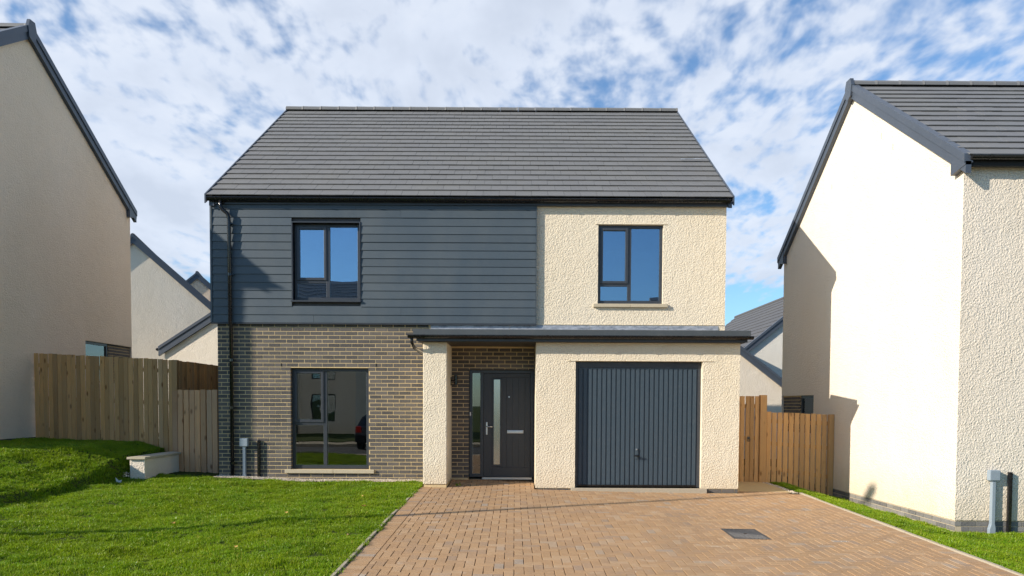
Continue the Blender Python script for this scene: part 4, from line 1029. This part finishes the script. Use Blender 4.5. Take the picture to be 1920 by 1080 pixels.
# ------------------------------------------------------------------ street behind the camera (seen mirrored in the glass)
pv_ = MB().box(-60, 60, -11.4, -9.6, -.6, -.285).build('pavement', CONCRETE, None, 'structure')
rd = MB().box(-60, 60, -17.4, -11.4, -.62, -.40).build('road', ASPHALT, None, 'structure')
pv2 = MB().box(-60, 60, -19.2, -17.4, -.6, -.28).build('far_pavement', CONCRETE, None, 'structure')
lw2 = MB().box(-60, 60, -34, -19.2, -.6, -.25).build('far_lawn', SOIL, None, 'structure')
def opposite(x0, x1, label, ze=5.4, zr=9.1):
    y0, y1 = -27, -34; yr = (y0+y1)/2
    r = thing('opposite_house', ((x0+x1)/2, y0, -.25), label, 'house')
    wl = slab(x0, x1, -.4, ze, [(x0+1.5, x0+3, .5, 2), (x0+5, x0+6, -.2, 1.9), (x1-2.6, x1-1.2, .5, 2), (x0+1.5, x0+3, 2.9, 4.2), (x1-2.6, x1-1.2, 2.9, 4.2)], y0-.2, y0).build('front_wall', RENDER_PALE, r)
    for (a, b, c, d) in ((x0+1.5, x0+3, .5, 2), (x1-2.6, x1-1.2, .5, 2), (x0+1.5, x0+3, 2.9, 4.2), (x1-2.6, x1-1.2, 2.9, 4.2)):
        f = MB().box(a, b, y0-.16, y0-.10, c, c+.06).box(a, b, y0-.16, y0-.10, d-.06, d).box(a, a+.06, y0-.161, y0-.10, c+.06, d-.06).box(b-.06, b, y0-.161, y0-.10, c+.06, d-.06).build('window_frame', FRAME, r)
        MB().box(a+.06, b-.06, y0-.15, y0-.14, c+.06, d-.06).build('pane', GLASS, f)
    MB().box(x0+5, x0+6, y0-.16, y0-.1, -.2, 1.9).build('door', DOOR, r)
    MB().prism([(y0-.2, -.4), (y0-.2, ze), (yr, zr-.15), (y1, ze), (y1, -.4)], 'x', x0, x0+.2).build('gable_wall', RENDER_PALE, r)
    MB().prism([(y0-.2, -.4), (y0-.2, ze), (yr, zr-.15), (y1, ze), (y1, -.4)], 'x', x1-.2, x1).build('gable_wall', RENDER_PALE, r)
    MB().box(x0+.2, x1-.2, y1, y1+.2, -.4, ze).build('rear_wall', RENDER_PALE, r)
    ro = roof_deck(r, x0-.1, x1+.1, y0+.2, ze-.05, yr, zr, y1-.2, ze-.05, TILE_DARK)
    tiled_slope(ro, x0-.1, x1+.1, y0+.2, ze-.05, yr, zr, TILE_DARK, .6, .33)
    MB().tube([(x0-.1, y0+.25, ze-.05), (x1+.1, y0+.25, ze-.05)], .06, 8).build('gutter', GUTTER, r)
    MB().tube([(x1-3.4, y0+.06, ze-.1), (x1-3.4, y0+.06, -.3)], .04, 8).build('downpipe', GUTTER, r)
opposite(-20, -9.1, 'pale rendered house with dark roof across the street, mirrored in the left windows')
opposite(8.3, 18, 'pale rendered house with dark roof across the street, opposite the drive', 5.0, 8.2)
# parked hatchback
CR = thing('parked_car', (-5.6, -17.0, -.4), 'dark parked hatchback across the street, mirrored in the ground floor window', 'car')
prof = [(-2.0, .32), (-2.03, .62), (-1.93, .95), (-1.75, 1.02), (-1.40, 1.38), (-.9, 1.48), (.1, 1.47), (.95, 1.02), (1.75, .88), (2.05, .66), (2.08, .34)]
cx, cy, cz = -5.6, -17.0, -.4; V = []; n = len(prof); cols = [(-.86, .90), (-.80, 1), (0, 1.012), (.80, 1), (.86, .90)]
for (yo, k) in cols:
    for (px_, pz_) in prof:
        narrow = 1-.22*max(0, (pz_-.95)/.5); V.append((cx+yo*narrow, cy-px_*(1 if abs(yo) < .85 else .985), cz+.32+(pz_-.32)*k))
F = [(c*n+i, c*n+i+1, (c+1)*n+i+1, (c+1)*n+i) for c in range(4) for i in range(n-1)]
F += [tuple(range(n)), tuple(range(4*n, 5*n))[::-1]]+[tuple(c*n for c in range(5)), tuple(c*n+n-1 for c in range(5))[::-1]]
MB().add(V, F).build('body', CARPAINT, CR, smooth=False, bevel=.03)
MB().add([(cx-.62, cy+1.745, cz+1.06), (cx+.62, cy+1.745, cz+1.06), (cx+.55, cy+1.45, cz+1.35), (cx-.55, cy+1.45, cz+1.35), (cx-.62, cy+1.76, cz+1.065), (cx+.62, cy+1.76, cz+1.065), (cx+.55, cy+1.465, cz+1.36), (cx-.55, cy+1.465, cz+1.36)], BF).build('rear_window', GLASS_LOW, CR)
for sx in (-1, 1):
    for yy in (-1.3, 1.25):
        wh = MB().tube([(cx+sx*.66, cy+yy, cz+.32), (cx+sx*.88, cy+yy, cz+.32)], .32, 20).build('wheel', RUBBER, CR)
        MB().tube([(cx+sx*.87, cy+yy, cz+.32), (cx+sx*.89, cy+yy, cz+.32)], .20, 14).build('rim', STEEL, wh)
    MB().box(cx+sx*.70-.12, cx+sx*.70+.12, cy+1.90, cy+2.0, cz+.72, cz+.98).build('tail_lamp', REDLAMP, CR, bevel=.02)
MB().box(cx-.26, cx+.26, cy+2.02, cy+2.045, cz+.62, cz+.73).build('number_plate', YELLOW, CR)
